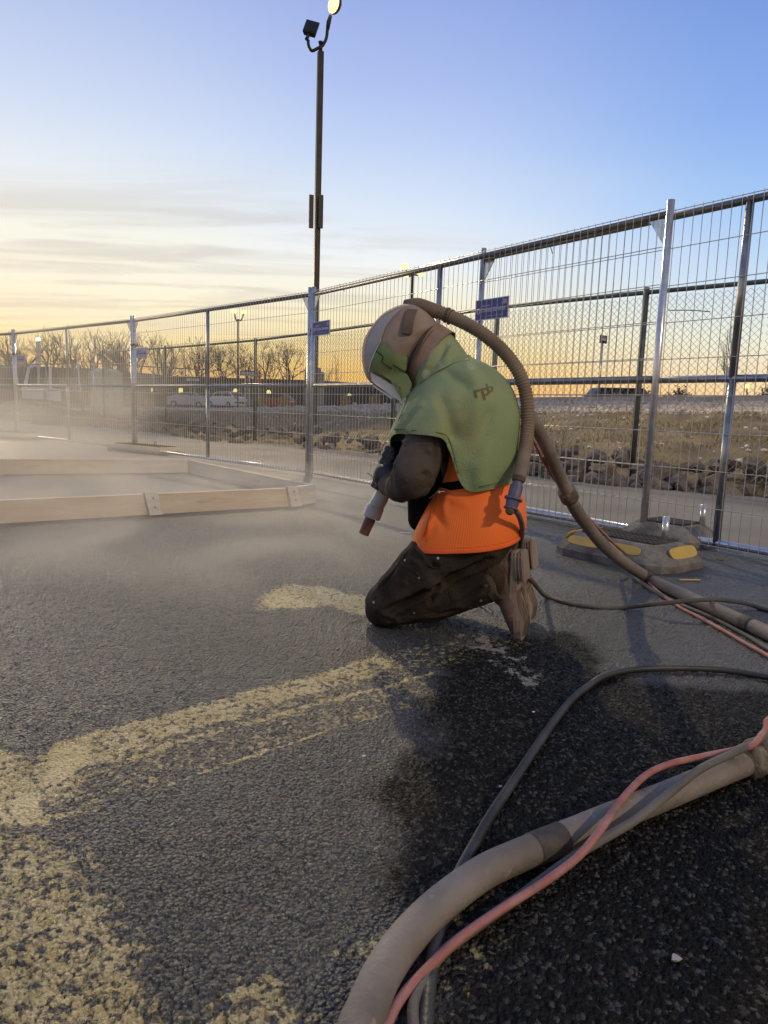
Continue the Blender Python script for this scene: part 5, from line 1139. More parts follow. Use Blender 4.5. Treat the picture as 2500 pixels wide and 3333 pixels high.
# --- boots
def boot(off_, lab, df=0.0):
    P = lambda x, y, l: side_(bp(x, y, .11), l + off_) + Fw * df
    t = blob('boot', [(P(1596, 1856, .11), P(1636, 1840, .11), .050, .042), (P(1636, 1838, .11), P(1640, 1880, .11), .042, .038), (P(1640, 1880, .11), P(1660, 1965, .11), .038, .029), (P(1660, 1965, .136), P(1677, 2045, .130), .027, .017), (P(1660, 1965, .085), P(1677, 2045, .092), .027, .017), (P(1606, 1900, .11), P(1642, 1940, .11), .033, .030), (P(1646, 1832, .11), P(1650, 1802, .11), .030, .025)], m_boot, man, .006, 6,
             creases([(P(1600, 1862, .16), P(1660, 1868, .165), .0035, -.003), (P(1640, 2010, .16), P(1672, 2000, .16), .004, -.005), (P(1645, 2025, .16), P(1676, 2018, .16), .003, -.004), (P(1655, 1800, .14), P(1672, 1900, .155), .004, -.003)]))
    heel = fz(P(1676, 1788, .11)); toe = fz(P(1700, 2083, .11)); ax_ = (toe - heel); Ls = ax_.length; ax_.normalize(); nb = Vector((-ax_.z, 0, ax_.x)); nb = nb if nb.x < 0 else -nb
    cl = .11 + off_
    prof = [(0, .012), (.004, .024), (.02, .033), (.06, .036), (.10, .033), (.14, .030), (.18, .040), (.22, .049), (.26, .046), (.285, .034), (.297, .02), (.300, .008)]
    def outline(scale=1.0, s0=0, s1=.301):
        pr = [(s, w) for s, w in prof if s0 <= s <= s1]
        return [(s, w * scale + .003) for s, w in pr] + [(s, -w * scale * .92) for s, w in reversed(pr)]
    YS, YC = math.sin(.20), math.cos(.20)
    def lay(n0, n1, s0, s1, nm, par, bow=True):
        b = MB(); rr_ = []
        for n_, sc_ in ((n0, .985), ((n0 + n1) / 2, 1.0), (n1, .94)):
            q = []
            for s, w in outline(sc_, s0, s1):
                sb = s * Ls / .3; bend = -.016 * math.sin(math.pi * min(1, max(0, (s - .07) / .16))) * (1 if bow else 0) + (.0 if s < .24 else -.25 * (s - .24))
                v = heel + ax_ * sb + nb * (n_ + bend - w * YS * .9); q.append(wd(v.x, cl + w * YC + (n_ + bend) * YS, max(v.z, .001)))
            rr_.append(q)
        b.rings(rr_, cap0=True, cap1=True); return b.build(nm, m_sole, par, bevel=.003)
    so_ = lay(-.006, .018, 0, .301, 'sole', t)
    hl = lay(.0185, .034, 0, .10, 'heel_block', t, False)
    # grooves proud ridges along the heel side and cracks
    b = MB()
    for k in range(3):
        n_ = .002 + k * .010; q = []
        for s in (.006, .03, .06, .09):
            w = np.interp(s, [p[0] for p in prof], [p[1] for p in prof]); v = heel + ax_ * s + nb * (.006 + n_ - w * YS * .9); q.append(wd(v.x, cl + w * YC + (.006 + n_) * YS + .0035, max(v.z, .002)))
        b.tube(spline(q, 4), .0022, 5)
    b.build('heel_ridge', m_sole, hl, smooth=True)
    b = MB()
    for k in range(5):
        q = []; l_ = -.028 + k * .0135; rr2 = random.Random(k + 3)
        for s in np.linspace(.13, .285, 9):
            v = heel + ax_ * (s * Ls / .3) + nb * (.0187 - .016 * math.sin(math.pi * min(1, max(0, (s - .07) / .16))) - (0 if s < .24 else .25 * (s - .24)) - l_ * YS * .9)
            q.append(wd(v.x, cl + l_ * (.7 + .3 * math.sin(s * 12)) + rr2.uniform(-.002, .002), max(v.z, .003)))
        b.tube(spline(q, 3), .0009, 4)
    b.build('sole_crack', m_crack, so_)
    b = MB(); q = [P(1592, 1815, .145), P(1606, 1800, .10), P(1612, 1806, .07)]
    return t
boot(0, 'left boot'); boot(-.20, 'right boot', -.01)
# frayed trouser cuffs with zipper lace
for off_ in (0, -.20):
    cc = fz(side_(bp(1604, 1886, .12), .12 + off_)); dirc = (fz(bp(1604, 1886, .12)) - fz(bp(1500, 1925, .12))).normalized(); up = Vector((-dirc.z, 0, dirc.x)); rgs = []
    for s, rad in ((-.02, .067), (.0, .069), (.010, .070), (.012, .066), (.0, .062)):
        rgs.append([wd(*(cc + dirc * (s + .004 * math.sin(5 * a) * (s > 0)) + up * math.cos(a) * rad * 1.02 + Vector((0, 1, 0)) * math.sin(a) * rad * .95)) for a in np.linspace(0, 2 * math.pi, 33)[:-1]])
    b = MB(); b.rings(rgs); b.build('trouser_cuff', m_cuff, trou, smooth=True)
b = MB(); b.tube(spline([bp(1552, 1970, .18), bp(1580, 1985, .19), bp(1600, 2003, .19), bp(1604, 1990, .185), bp(1590, 1978, .18)], 5), .0016, 5); b.build('zip_cord', m_trouser, trou)

# --- helmet
sil = [(1430, 1064), (1402, 1027), (1366, 1000), (1330, 991), (1290, 1002), (1250, 1028), (1214, 1072), (1193, 1112), (1186, 1155), (1189, 1195), (1200, 1232), (1222, 1253), (1262, 1262), (1342, 1256)]
pts2 = [fz(bp(x, y, 0)) for x, y in sil]; sp2 = spline(pts2, 5)
cx_ = sum((p for p in sp2), Vector()) / len(sp2)
nrim = 12; rim = [lerp(sp2[-1], sp2[0], k / nrim) for k in range(1, nrim)]; loop_ = sp2 + rim
cen_ = lerp(sp2[0], sp2[-1], .5) * .35 + cx_ * .65
WH = .124; rgs = []
for k in range(-11, 12):
    u = math.sin(k / 11 * math.pi / 2 * .985); s = (1 - abs(u) ** 2.3) ** (1 / 2.3); rgs.append([wd(cen_.x + (p.x - cen_.x) * s, u * WH, cen_.z + (p.z - cen_.z) * s) for p in loop_])
b = MB(); b.rings(rgs, cap0=True, cap1=True)
helm = thing('helmet', '', '', O); helm.name = 'helmet'
del helm['label'], helm['category']; ORG[helm.name] = ORG[man.name]; helm.parent = man; helm.location = (0, 0, 0)
shell = b.build('helmet_shell', m_helmet, helm, smooth=True)
ORG[shell.name] = ORG[man.name]; hb = bvh(shell)
def drape(poly, tree, off, nm, m, par, n=10, thick=.004, l0=.6, flat=None):
    """patch given by its outline in pixels (on the plane l=.12), laid on the surface below it"""
    q = []; bm = bmesh.new(); P2 = [fz(bp(x, y, .115)) for x, y in poly]
    vs = [bm.verts.new((p.x, p.z, 0)) for p in P2]; f = bm.faces.new(vs); bmesh.ops.triangulate(bm, faces=[f])
    for _ in range(3): bmesh.ops.subdivide_edges(bm, edges=[e for e in bm.edges if e.calc_length() > .018], cuts=1, use_grid_fill=True)
    bmesh.ops.triangulate(bm, faces=bm.faces)
    for v in bm.verts:
        h = tree.ray_cast(wd(v.co.x, l0, v.co.y), -Lv)
        ll = fz(h[0]).y if h[0] is not None else (flat or .08)
        if flat is not None: ll = max(ll, flat) if h[0] is not None else flat
        v.co = wd(v.co.x, ll + off, v.co.y)
    bmesh.ops.recalc_face_normals(bm, faces=bm.faces)
    me = bpy.data.meshes.new(nm); bm.to_mesh(me); bm.free(); me.materials.append(m); me.transform(Matrix.Translation(-O)); me.polygons.foreach_set('use_smooth', [True] * len(me.polygons))
    o = bpy.data.objects.new(nm, me); COL.objects.link(o); o.parent = par; ORG[o.name] = ORG[man.name]
    s = o.modifiers.new('s', 'SOLIDIFY'); s.thickness = thick; s.offset = 0; e_ = o.modifiers.new('e', 'EDGE_SPLIT'); e_.split_angle = .7; return o
drape([(1236, 1033), (1256, 1022), (1300, 996), (1275, 1030), (1252, 1072), (1240, 1110), (1228, 1138), (1206, 1186), (1190, 1200), (1188, 1150), (1196, 1105), (1214, 1068)], hb, .0035, 'crown_plate', m_helmet_top, helm)
drape([(1318, 1003), (1347, 1003), (1343, 1087), (1330, 1089), (1312, 1086)], hb, .009, 'top_strap', m_strap, helm, thick=.006)
va = [(1199, 1211), (1228, 1142), (1248, 1109), (1268, 1122), (1266, 1131), (1281, 1143), (1294, 1153), (1311, 1156), (1322, 1163), (1325, 1175), (1321, 1201), (1318, 1216)]
drape([(1248, 1109), (1268, 1122), (1266, 1131), (1281, 1143), (1294, 1153), (1311, 1156), (1322, 1163), (1325, 1175), (1322, 1200), (1317, 1209), (1284, 1187), (1277, 1200), (1260, 1190), (1247, 1179), (1253, 1162), (1229, 1143)], hb, .010, 'visor_hinge', m_visgreen, helm, flat=.098)
drape([(1228, 1145), (1251, 1163), (1245, 1180), (1259, 1192), (1276, 1202), (1283, 1190), (1315, 1211), (1327, 1222), (1341, 1251), (1326, 1288), (1308, 1300), (1304, 1259), (1270, 1238), (1240, 1217), (1203, 1205), (1211, 1180)], hb, .013, 'visor_frame', m_visgreen, helm, flat=.098)
drape([(1199, 1211), (1230, 1226), (1264, 1248), (1300, 1266), (1301, 1309), (1262, 1280), (1220, 1253), (1203, 1238)], hb, .004, 'visor_side_pane', m_pane, helm, flat=.088)
def groove(pts, off, m, r=.0012):
    q = []
    for x, y in pts:
        c_ = fz(bp(x, y, .115)); h = hb.ray_cast(wd(c_.x, .6, c_.z), -Lv); ll = max(fz(h[0]).y if h[0] is not None else 0, .098); q.append(wd(c_.x, ll + off, c_.z))
    b = MB(); b.tube(q, r, 6); b.build('visor_groove_edge', m, helm)
groove([(1229, 1143), (1253, 1162), (1247, 1179), (1260, 1190), (1276, 1201)], .0155, m_black)
groove([(1283, 1188), (1300, 1200), (1318, 1212)], .0155, m_black)
groove([(1199, 1211), (1210, 1181), (1229, 1143), (1248, 1109)], .0165, m_galv, .0013)  # bright line standing in for the highlight on the frame edge
# the frame and window wrap round the face, looking down
def strip(a, c, l, nm, m, d=.006):
    A_, C_ = fz(bp(*a, 0)), fz(bp(*c, 0)); b = MB(); n_ = (C_ - A_); n_ = Vector((-n_.z, 0, n_.x)).normalized() * d; rg = []
    for k in range(13):
        th_ = -math.pi / 2 + math.pi * k / 12; ll = l * math.sin(th_); back = (1 - math.cos(th_)) * .035; q = A_ + Vector((-.3, 0, .9)).normalized() * back * 0
        rg.append([wd(*(A_ + Vector((0, ll, 0)))), wd(*(C_ + Vector((0, ll, 0)))), wd(*(C_ + n_ + Vector((0, ll, 0)))), wd(*(A_ + n_ + Vector((0, ll, 0))))])
    b.rings(rg, cap0=True, cap1=True); return b.build(nm, m, helm, smooth=False, bevel=.001)
strip((1240, 1256), (1300, 1296), .085, 'visor_window', m_pane)
# rim band
def band(a0, a1, b0, b1, w0, w1, nm, m, par, n=48, push=.0, wr=.0):
    r0 = ring(a0, a1, w0, n=n, e=.95); r1 = ring(b0, b1, w1, n=n, e=.95); mid_ = [lerp(x, y, .5) * 1.0 for x, y in zip(r0, r1)]
    return cloth(nm, [r0, [lerp(x, y, .12) for x, y in zip(r0, r1)], mid_, [lerp(x, y, .88) for x, y in zip(r0, r1)], r1], m, par, wr, 71, thick=.004, sub=0)
band((1338, 1262), (1432, 1052), (1358, 1275), (1478, 1080), .124, .120, 'rim_band', m_leather, helm, wr=.001)
for k, (a, c) in enumerate((((1340, 1259), (1424, 1058)), ((1345, 1262), (1436, 1062)))):
    b = MB(); q = [wd(*v) for v in ring(a, c, .129, n=48, e=.95)]; b.tube(q + q[:2], .0016, 5, cap=False); b.build('rim_stitching', m_strap, helm)
# head inside
blob('head', [(side_(bp(1330, 1150, 0), 0), side_(bp(1300, 1175, 0), 0), .085, .08), (side_(bp(1350, 1170, 0), 0), side_(bp(1420, 1220, 0), 0), .06, .06)], mat('skin', (.35, .2, .14), .6), man, .01, 4)

# --- cape : hood, then the shoulder cape
H = [ring((1352, 1268), (1470, 1082), .113, n=48, e=.95), ring((1362, 1272), (1494, 1112), .122, n=48), ring((1362, 1272), (1516, 1142), .135, n=48), ring((1360, 1278), (1536, 1172), .155, n=48)]
def hoodf(co, no):
    out = np.zeros(len(co))
    for a, b2, w, d in ((bp(1452, 1120, .1), bp(1385, 1250, .13), .010, -.016), (bp(1475, 1125, .1), bp(1410, 1245, .13), .009, .010), (bp(1440, 1190, .12), bp(1392, 1205, .13), .008, -.009), (bp(1500, 1140, .1), bp(1440, 1180, .13), .010, -.008), (bp(1420, 1110, .12), bp(1375, 1225, .13), .008, .007)):
        a_ = np.array(a[:]); ab = np.array(b2[:]) - a_; t = np.clip(((co - a_) @ ab) / (ab @ ab), 0, 1); q = co - a_ - t[:, None] * ab; q[:, 1] *= .5; out += d * np.exp(-(np.linalg.norm(q, axis=1) / w) ** 2)
    return co + no * out[:, None]
cape = bpy.data.objects.new('cape', None); COL.objects.link(cape); cape.parent = man; ORG['cape'] = ORG[man.name]
cloth('hood', H, m_cape, cape, .005, 80, keep=hoodf, sub=1)
C = [  # columns: six points from collar to hem, (px, py, l)
 [(1352, 1262, 0), (1312, 1320, .0), (1288, 1365, .0), (1268, 1405, .0), (1258, 1438, .0), (1272, 1468, .0)],
 [(1350, 1258, .08), (1316, 1305, .11), (1297, 1345, .13), (1283, 1378, .145), (1272, 1398, .15), (1267, 1410, .15)],
 [(1372, 1238, .115), (1360, 1285, .18), (1345, 1335, .215), (1330, 1370, .23), (1320, 1392, .235), (1314, 1410, .235)],
 [(1395, 1215, .13), (1400, 1262, .20), (1395, 1320, .25), (1385, 1370, .27), (1375, 1398, .28), (1370, 1413, .282)],
 [(1420, 1196, .135), (1445, 1240, .20), (1455, 1310, .25), (1445, 1370, .27), (1436, 1405, .278), (1430, 1419, .28)],
 [(1448, 1184, .13), (1485, 1225, .195), (1500, 1310, .235), (1490, 1400, .245), (1478, 1432, .24), (1462, 1436, .24)],
 [(1470, 1177, .125), (1510, 1218, .185), (1535, 1310, .22), (1530, 1410, .23), (1510, 1510, .234), (1497, 1606, .238)],
 [(1495, 1171, .11), (1545, 1210, .165), (1590, 1300, .19), (1600, 1400, .20), (1590, 1500, .215), (1568, 1600, .222)],
 [(1515, 1166, .08), (1580, 1202, .12), (1640, 1290, .14), (1660, 1390, .15), (1658, 1490, .155), (1645, 1580, .155)],
 [(1532, 1166, .02), (1608, 1196, .05), (1676, 1262, .06), (1698, 1345, .06), (1695, 1450, .06), (1688, 1563, .06)],
 [(1530, 1166, -.06), (1605, 1192, -.06), (1668, 1222, -.08), (1682, 1330, -.09), (1676, 1450, -.09), (1668, 1545, -.09)],
]
def loc_(c): return fz(bp(c[0], c[1], c[2]))
left = [[loc_(c) for c in col] for col in C]
def mir(col, df): return [Vector((q.x - (-df), -q.y, q.z)) for q in col]
right = [mir(left[i], .012) for i in (8, 7, 6, 5, 4, 3, 2, 1)]
colsC = left + right
rowsC = [[colsC[j][i] for j in range(len(colsC))] for i in range(6)]
inner = [Vector((q.x * 1.0, q.y * .85, q.z + .01)) for q in rowsC[0]]
def capef(co, no):
    out = np.zeros(len(co))
    for a, b2, w, d in ((bp(1345, 1300, .2), bp(1300, 1400, .2), .010, .008), (bp(1330, 1310, .2), bp(1290, 1390, .2), .008, -.008), (bp(1362, 1330, .24), bp(1310, 1408, .24), .009, -.007), (bp(1370, 1320, .24), bp(1330, 1400, .24), .010, .007), (bp(1450, 1200, .18), bp(1520, 1260, .2), .016, -.006), (bp(1540, 1220, .18), bp(1560, 1560, .19), .03, .006), (bp(1500, 1400, .2), bp(1530, 1600, .2), .018, -.006), (bp(1640, 1400, .1), bp(1620, 1580, .14), .016, -.007), (bp(1600, 1450, .15), bp(1590, 1590, .16), .013, .006), (bp(1440, 1300, .25), bp(1480, 1420, .25), .02, -.006), (bp(1590, 1350, .19), bp(1540, 1480, .21), .02, -.006), (bp(1680, 1480, .08), bp(1610, 1540, .16), .012, .006)):
        a_ = np.array(a[:]); ab = np.array(b2[:]) - a_; t = np.clip(((co - a_) @ ab) / (ab @ ab), 0, 1); q = co - a_ - t[:, None] * ab; q[:, 1] *= .6; out += d * np.exp(-(np.linalg.norm(q, axis=1) / w) ** 2)
    out *= 2.3
    return co + no * out[:, None]
sc_obj = cloth('shoulder_cape', [inner] + rowsC + [[q + Vector((0, 0, -.0015)) for q in rowsC[-1]]], m_cape, cape, .006, 90, keep=capef, sub=2, thick=.004)
cb_ = bvh(sc_obj)
# hem stitched edge
dg_h = [wd(*q) for q in rowsC[-1]]
m_seam = mat('cape_stitching', (.10, .15, .07), .8)
for pts in (((1344, 1268), (1322, 1312), (1303, 1355), (1286, 1396)), ((1284, 1396), (1350, 1401), (1425, 1408), (1458, 1424), (1478, 1480), (1492, 1540), (1506, 1590)), ((1512, 1590), (1560, 1584), (1610, 1574), (1668, 1556)), ((1358, 1254), (1420, 1214), (1480, 1182), (1528, 1172))):
    q = []
    for x, y in pts: q.append(stick(cb_, x, y, .0005)[0])
    b = MB(); sp_ = spline(q, 6); b.tube(sp_, .0014, 5); b.build('cape_seam', m_seam, cape)
# faded print on the cape : three letters and a small crest lines
def printed(body, size, px, py, ang, m, nm, sh=0):
    me = text_mesh(body, size, True, sh, 0.0); me.materials.clear(); me.materials.append(m)
    bm = bmesh.new(); bm.from_mesh(me)
    for _ in range(1): bmesh.ops.subdivide_edges(bm, edges=[e for e in bm.edges if e.calc_length() > .006], cuts=2, use_grid_fill=True)
    bmesh.ops.triangulate(bm, faces=bm.faces)
    h0 = fz(stick(cb_, px, py, 0)[0]); ca, sa = math.cos(ang), math.sin(ang)
    for v in bm.verts:
        x, y = v.co.x, v.co.y; x, y = x * ca - y * sa, x * sa + y * ca
        h = cb_.ray_cast(wd(h0.x - x, .7, h0.z + y), -Lv); v.co = (h[0] + Lv * .0022) if h[0] is not None else wd(h0.x - x, h0.y, h0.z + y)
    bm.to_mesh(me); bm.free(); me.transform(Matrix.Translation(-O)); o = bpy.data.objects.new(nm, me); COL.objects.link(o); o.parent = sc_obj; return o
m_print = mat('faded_brown_print', (.15, .10, .06), .85)
if True:
    sc_obj.parent = cape
    o1 = printed('rp', .050, 1545, 1296, .33, m_print, 'cape_print'); 
    o2 = printed('b', .040, 1585, 1279, .33, m_seam, 'cape_print')
    for o_ in (o1, o2): o_.parent = cape
# --- breathing tube
tubp = [(1322, 992, .0), (1345, 988, .0), (1372, 994, .0), (1408, 1008, .0), (1445, 1022, .0), (1500, 1045, .01), (1570, 1085, .02), (1640, 1145, .03), (1690, 1215, .035), (1713, 1290, .04), (1718, 1370, .05), (1712, 1450, .08), (1700, 1510, .14), (1688, 1560, .20)]
tp = spline([bp(*q) for q in tubp], 26); n_ = len(tp); rad = []; acc = 0
for i in range(n_):
    if i: acc += (tp[i] - tp[i - 1]).length
    f = i / n_
    base = .021
    rib = .0021 * math.cos(acc * 2 * math.pi / .0098) if .27 < f < .88 else 0
    if f < .27: base = np.interp(f, [0, .05, .12, .24, .27], [.013, .016, .021, .0225, .024])
    if f > .88: base = .0205
    rad.append(base + rib)
b = MB(); b.tube(tp, rad, 18); b.build('breathing_tube', m_tube, man, smooth=True)
b = MB(); b.tube([bp(1315, 985, .0), bp(1340, 990, 0)], [.010, .02], 10); b.sphere(bp(1340, 1000, 0), .026, 12, 8); b.build('helmet_inlet', m_strap, helm, smooth=True)
for k in (0, 1):
    p = bp(1455 + k * 12, 1026 + k * 6, .0); d = (bp(1480, 1035, 0) - bp(1445, 1022, 0)).normalized(); b = MB(); b.tube([p - d * .003, p + d * .003], .0255, 16); b.build('cable_tie', m_strap, man)
# valve at the belt
d0 = bp(1690, 1552, .205); d1 = bp(1664, 1652, .235); dv = (d1 - d0).normalized(); Lr = (d1 - d0).length
val = bpy.data.objects.new('air_valve', None); COL.objects.link(val); val.parent = man; ORG[val.name] = ORG[man.name]
def cyl(nm, a, c, r0, r1, m, n=20, par=None): b = MB(); b.tube([d0 + dv * Lr * a, d0 + dv * Lr * c], [r0, r1], n); return b.build(nm, m, par or val, smooth=False, bevel=.0015)
cyl('hose_clip', -.02, .14, .020, .017, m_strap); cyl('valve_neck', .1, .3, .012, .017, m_blue); cyl('valve_body', .28, .72, .0195, .0195, m_blue, 12); cyl('valve_flange', .68, .76, .027, .027, m_blue, 24); cyl('valve_base', .76, 1.02, .021, .018, m_blue); cyl('valve_ring', 1.0, 1.06, .022, .022, m_blue)
b = MB(); b.sphere(bp(1660, 1662, .245), .014, 12, 8); b.build('valve_knob', m_strap, val, smooth=True)
b = MB(); b.tube([bp(1660, 1662, .25), bp(1659, 1665, .263)], .006, 10); b.build('brass_plug', m_brass, val)
# --- gloves gripping the nozzle
nz0 = bp(1272, 1548, .04); nz1 = bp(1218, 1672, .06); nz2 = bp(1184, 1738, .065); ndir = (nz1 - nz0).normalized()
def glove(root, palm, center, rgrip, s, nm_lab, ax_=ndir, start=0.0):
    caps = [(root, palm, .036, .040)]
    u = ax_.orthogonal().normalized(); w = ax_.cross(u)
    e = (palm - center) - ax_ * (palm - center).dot(ax_); e.normalize(); g_ = ax_.cross(e) * s
    for k, (ln, r) in enumerate(((2.3, .0125), (2.5, .0130), (2.35, .0125), (2.0, .0110))):
        off_ = ax_ * ((k - 1.5) * .0225 + start); q = []
        for a in (0.25, .9, 1.6, ln): q.append(center + off_ + (e * math.cos(a) + g_ * math.sin(a)) * (rgrip + r * .9))
        for a, c in zip(q[:-1], q[1:]): caps.append((a, c, r * 1.05, r))
        caps.append((palm + off_ * .8, q[0], .016, r))
    th = [palm - ax_ * .03 + ax_ * start, center - ax_ * .055 + (e * math.cos(-.5) + g_ * math.sin(-.5)) * (rgrip + .016), center - ax_ * .05 + (e * math.cos(-1.5) + g_ * math.sin(-1.5)) * (rgrip + .012)]
    caps += [(th[0], th[1], .017, .015), (th[1], th[2], .015, .012)]
    return blob('glove', caps, m_glove, man, .0042, 4, lambda co, no: n3(co, 40, 51) * .004)
gl = glove(bp(1272, 1560, .11), bp(1252, 1548, .095), bp(1248, 1592, .05) - ndir * .035, .028, 1, 'left')
gr_ = glove(bp(1290, 1478, -.02), bp(1274, 1496, .015), bp(1262, 1548, .04) - ndir * .045, .028, -1, 'right', start=-.005)
# a torn thread on the glove cuff
b = MB(); b.tube(spline([bp(1196, 1540, .09), bp(1206, 1546, .09), bp(1214, 1554, .09)], 4), .0012, 4); b.tube([bp(1216, 1575, .09), bp(1228, 1596, .09)], .0012, 4); b.build('glove_strap', m_black, gl)

# ================================================================== hoses
bh = thing('blast_hose', 'thick dusty blast hose from the worker’s back to the right edge, ending in his nozzle', 'hose', O); 
bh.location = (0, 0, 0); ORG[bh.name] = {}
# nozzle
b = MB(); b.tube([nz0 - ndir * .02, bp(1240, 1620, .05), bp(1222, 1652, .058)], [.026, .026, .027], 24); b.build('nozzle_holder', m_nozgrey, bh, smooth=True, bevel=.001)
b = MB(); a = bp(1223, 1648, .058); c = bp(1208, 1684, .061); b.tube([a, a + (c - a) * .02, c - (c - a) * .04, c], [.0285, .031, .031, .029], 24); b.build('holder_ring', m_nozgrey, bh, smooth=False)
b = MB(); b.tube([bp(1212, 1672, .06), bp(1196, 1710, .063), nz2], [.0205, .019, .0175], 20, cap=False); b.tube([nz2 - ndir * .05, nz2 + ndir * .0005], [.011, .011], 12); b.build('nozzle', m_nozbrown, bh, smooth=True)
# hose path
body = [nz0 + ndir * .01, bp(1300, 1490, .02), bp(1370, 1440, -.10), bp(1440, 1440, -.30), bp(1540, 1400, -.40), bp(1640, 1340, -.36), bp(1700, 1338, -.27)]
def arc(px_pts, D0, D1):
    q = [Vector((x, y, 0)) for x, y in px_pts]; L = [0]
    for a, c in zip(q[:-1], q[1:]): L.append(L[-1] + (c - a).length)
    return [at(v.x, v.y, D0 + (D1 - D0) * l / L[-1]) for v, l in zip(q, L)]
RH = .0245
y0 = bp(1735, 1369, -.22).y
mid1 = arc([(1735, 1372), (1783, 1461), (1824, 1553), (1850, 1610), (1875, 1661), (1916, 1717), (1968, 1779), (2039, 1836), (2112, 1882)], y0, gr(2112, 1884, RH).y)
gnd = [gr(x, y, RH) for x, y in ((2180, 1916), (2270, 1957), (2360, 1998), (2451, 2038), (2540, 2082), (2700, 2170), (2900, 2300))] + [Vector((2.0, 1.75, RH)), Vector((3.2, 1.5, RH)), Vector((5, 1.9, RH))]
pa = spline(body + mid1 + gnd, 8)
b = MB(); b.tube(pa, RH, 18); hs = b.build('hose', m_hose, bh, smooth=True)
def wrap(path, i0, i1, r, m, nm, par, n=18): b = MB(); b.tube(path[i0:i1 + 1], r, n); return b.build(nm, m, par, smooth=True)
def near_i(path, p): return min(range(len(path)), key=lambda i: (path[i] - p).length)
i = near_i(pa, mid1[3]); wrap(pa, i - 2, i + 2, .036, m_tape, 'hose_wrap', bh)
i = near_i(pa, gr(2112, 1882, RH)); wrap(pa, i - 2, i + 2, RH + .0015, m_band, 'hose_band', bh)
i = near_i(pa, gr(2430, 2030, RH)); wrap(pa, i - 1, i + 2, RH + .0015, m_band, 'hose_band', bh)
def simple(name, lab, cat, pts, r, m, n=10, sub=10, grp=None):
    b = MB(); b.tube(spline(pts, sub), r, n); return tag(b.build(name, m, smooth=True), lab, cat, grp)
pk1 = arc([(1732, 1425), (1768, 1497), (1806, 1560), (1840, 1598), (1870, 1637), (1906, 1676), (1957, 1728), (2009, 1779), (2060, 1822)], y0 - .03, gr(2060, 1824, .03).y - .02)
simple('red_hose', 'thin red hose taped along the far blast hose behind the worker', 'hose', [bp(1700, 1390, -.25)] + pk1 + [gr(2120, 1905, .012), gr(2206, 1972, .008), gr(2270, 2006, .008), gr(2338, 2043, .008), gr(2428, 2095, .008), gr(2500, 2135, .008), gr(2620, 2210, .008), gr(2850, 2360, .008), Vector((2.0, 1.62, .008)), Vector((3.2, 1.38, .008)), Vector((5, 1.75, .008))], .0065, m_pink)
bk1_ = arc([(1745, 1400), (1800, 1500), (1858, 1600), (1888, 1650), (1925, 1705)], y0 + .03, gr(2060, 1824, .03).y - .1)
simple('black_hose', 'thin black hose running beside the far blast hose and the red one', 'hose', [bp(1710, 1370, -.3)] + bk1_ + [at(1990, 1800, gr(2060, 1850, .03).y + .02), gr(2060, 1872, .02), gr(2134, 1927, .008), gr(2215, 1968, .008), gr(2315, 2010, .008), gr(2428, 2069, .008), gr(2500, 2112, .008), gr(2620, 2180, .008), gr(2870, 2330, .008), Vector((2.0, 1.68, .008)), Vector((3.2, 1.43, .008)), Vector((5, 1.82, .008))], .0078, m_rubber)
simple('air_hose', 'thin dusty air hose from the worker’s belt, crossing over the far blast hose', 'hose', [bp(1668, 1652, .235), bp(1690, 1680, .2), bp(1700, 1720, .12), bp(1696, 1770, .02), bp(1700, 1850, -.05), bp(1740, 1900, -.15), gr(1777, 1940, .01), gr(1840, 1961, .008), gr(1931, 1974, .008), gr(2021, 1977, .008), gr(2134, 1966, .045), gr(2247, 1955, .062), gr(2338, 1952, .050), gr(2428, 1964, .022), gr(2500, 1986, .009), gr(2700, 2030, .009), Vector((2.4, 2.5, .009)), Vector((5, 3.0, .009))], .0085, m_rubber, 12)
# foreground bundle
RB = .0245
D_ = thing('blast_hose', 'thick pale brown blast hose curving through the foreground to the right edge', 'hose', (0, 0, 0)); ORG[D_.name] = {}
ctr = [(1128, 3560), (1152, 3393), (1194, 3283), (1247, 3165), (1330, 3047), (1440, 2937), (1573, 2840), (1691, 2784), (1826, 2728), (1986, 2662), (2155, 2594), (2324, 2524), (2450, 2473), (2560, 2420), (2760, 2310)]
big = spline([Vector((-.9, -1.6, RB)), Vector((-.3, -.4, RB)), Vector((-.11, .2, RB))] + [gr(x, y, RB) for x, y in ctr] + [Vector((1.7, 1.45, RB)), Vector((2.6, 1.4, RB)), Vector((4.2, 1.0, RB))], 12)
b = MB(); b.tube(big, RB, 32); b.build('hose', m_hose, D_, smooth=True)
i = near_i(big, gr(1782, 2745, RB)); b = MB(); b.tube(big[i - 4:i + 5], RB + .0012, 32); b.build('hose_band', m_band, D_, smooth=True)
i = near_i(big, gr(2445, 2475, RB)); b = MB(); rs2 = random.Random(4)
for k in range(3):
    q = big[i - 3 + k * 4:i + 2 + k * 4]; b.tube(q, [RB + .012 + rs2.uniform(-.0025, .0035) for _ in q], 28)
bw = b.build('hose_wrap', m_tape, D_, smooth=True)
simple('red_hose', 'thin red hose crossing over the thick foreground hose', 'hose', [Vector((-.83, -1.6, .01)), Vector((-.24, -.4, .01)), Vector((-.06, .2, .012)), gr(1215, 3480, .014), gr(1262, 3333, .014), gr(1311, 3241, .016), gr(1395, 3148, .018), gr(1505, 3047, .02), gr(1640, 2954, .024), gr(1775, 2869, .032), gr(1885, 2785, .045), gr(1961, 2692, .062), gr(2020, 2608, .062), gr(2096, 2528, .052), gr(2172, 2489, .046), gr(2282, 2463, .05), gr(2391, 2441, .062), gr(2450, 2425, .07), gr(2490, 2380, .072), gr(2560, 2330, .06), Vector((1.35, 1.62, .02)), Vector((2.6, 1.5, .01)), Vector((4.2, 1.15, .01))], .0063, m_pink, 16, 12)
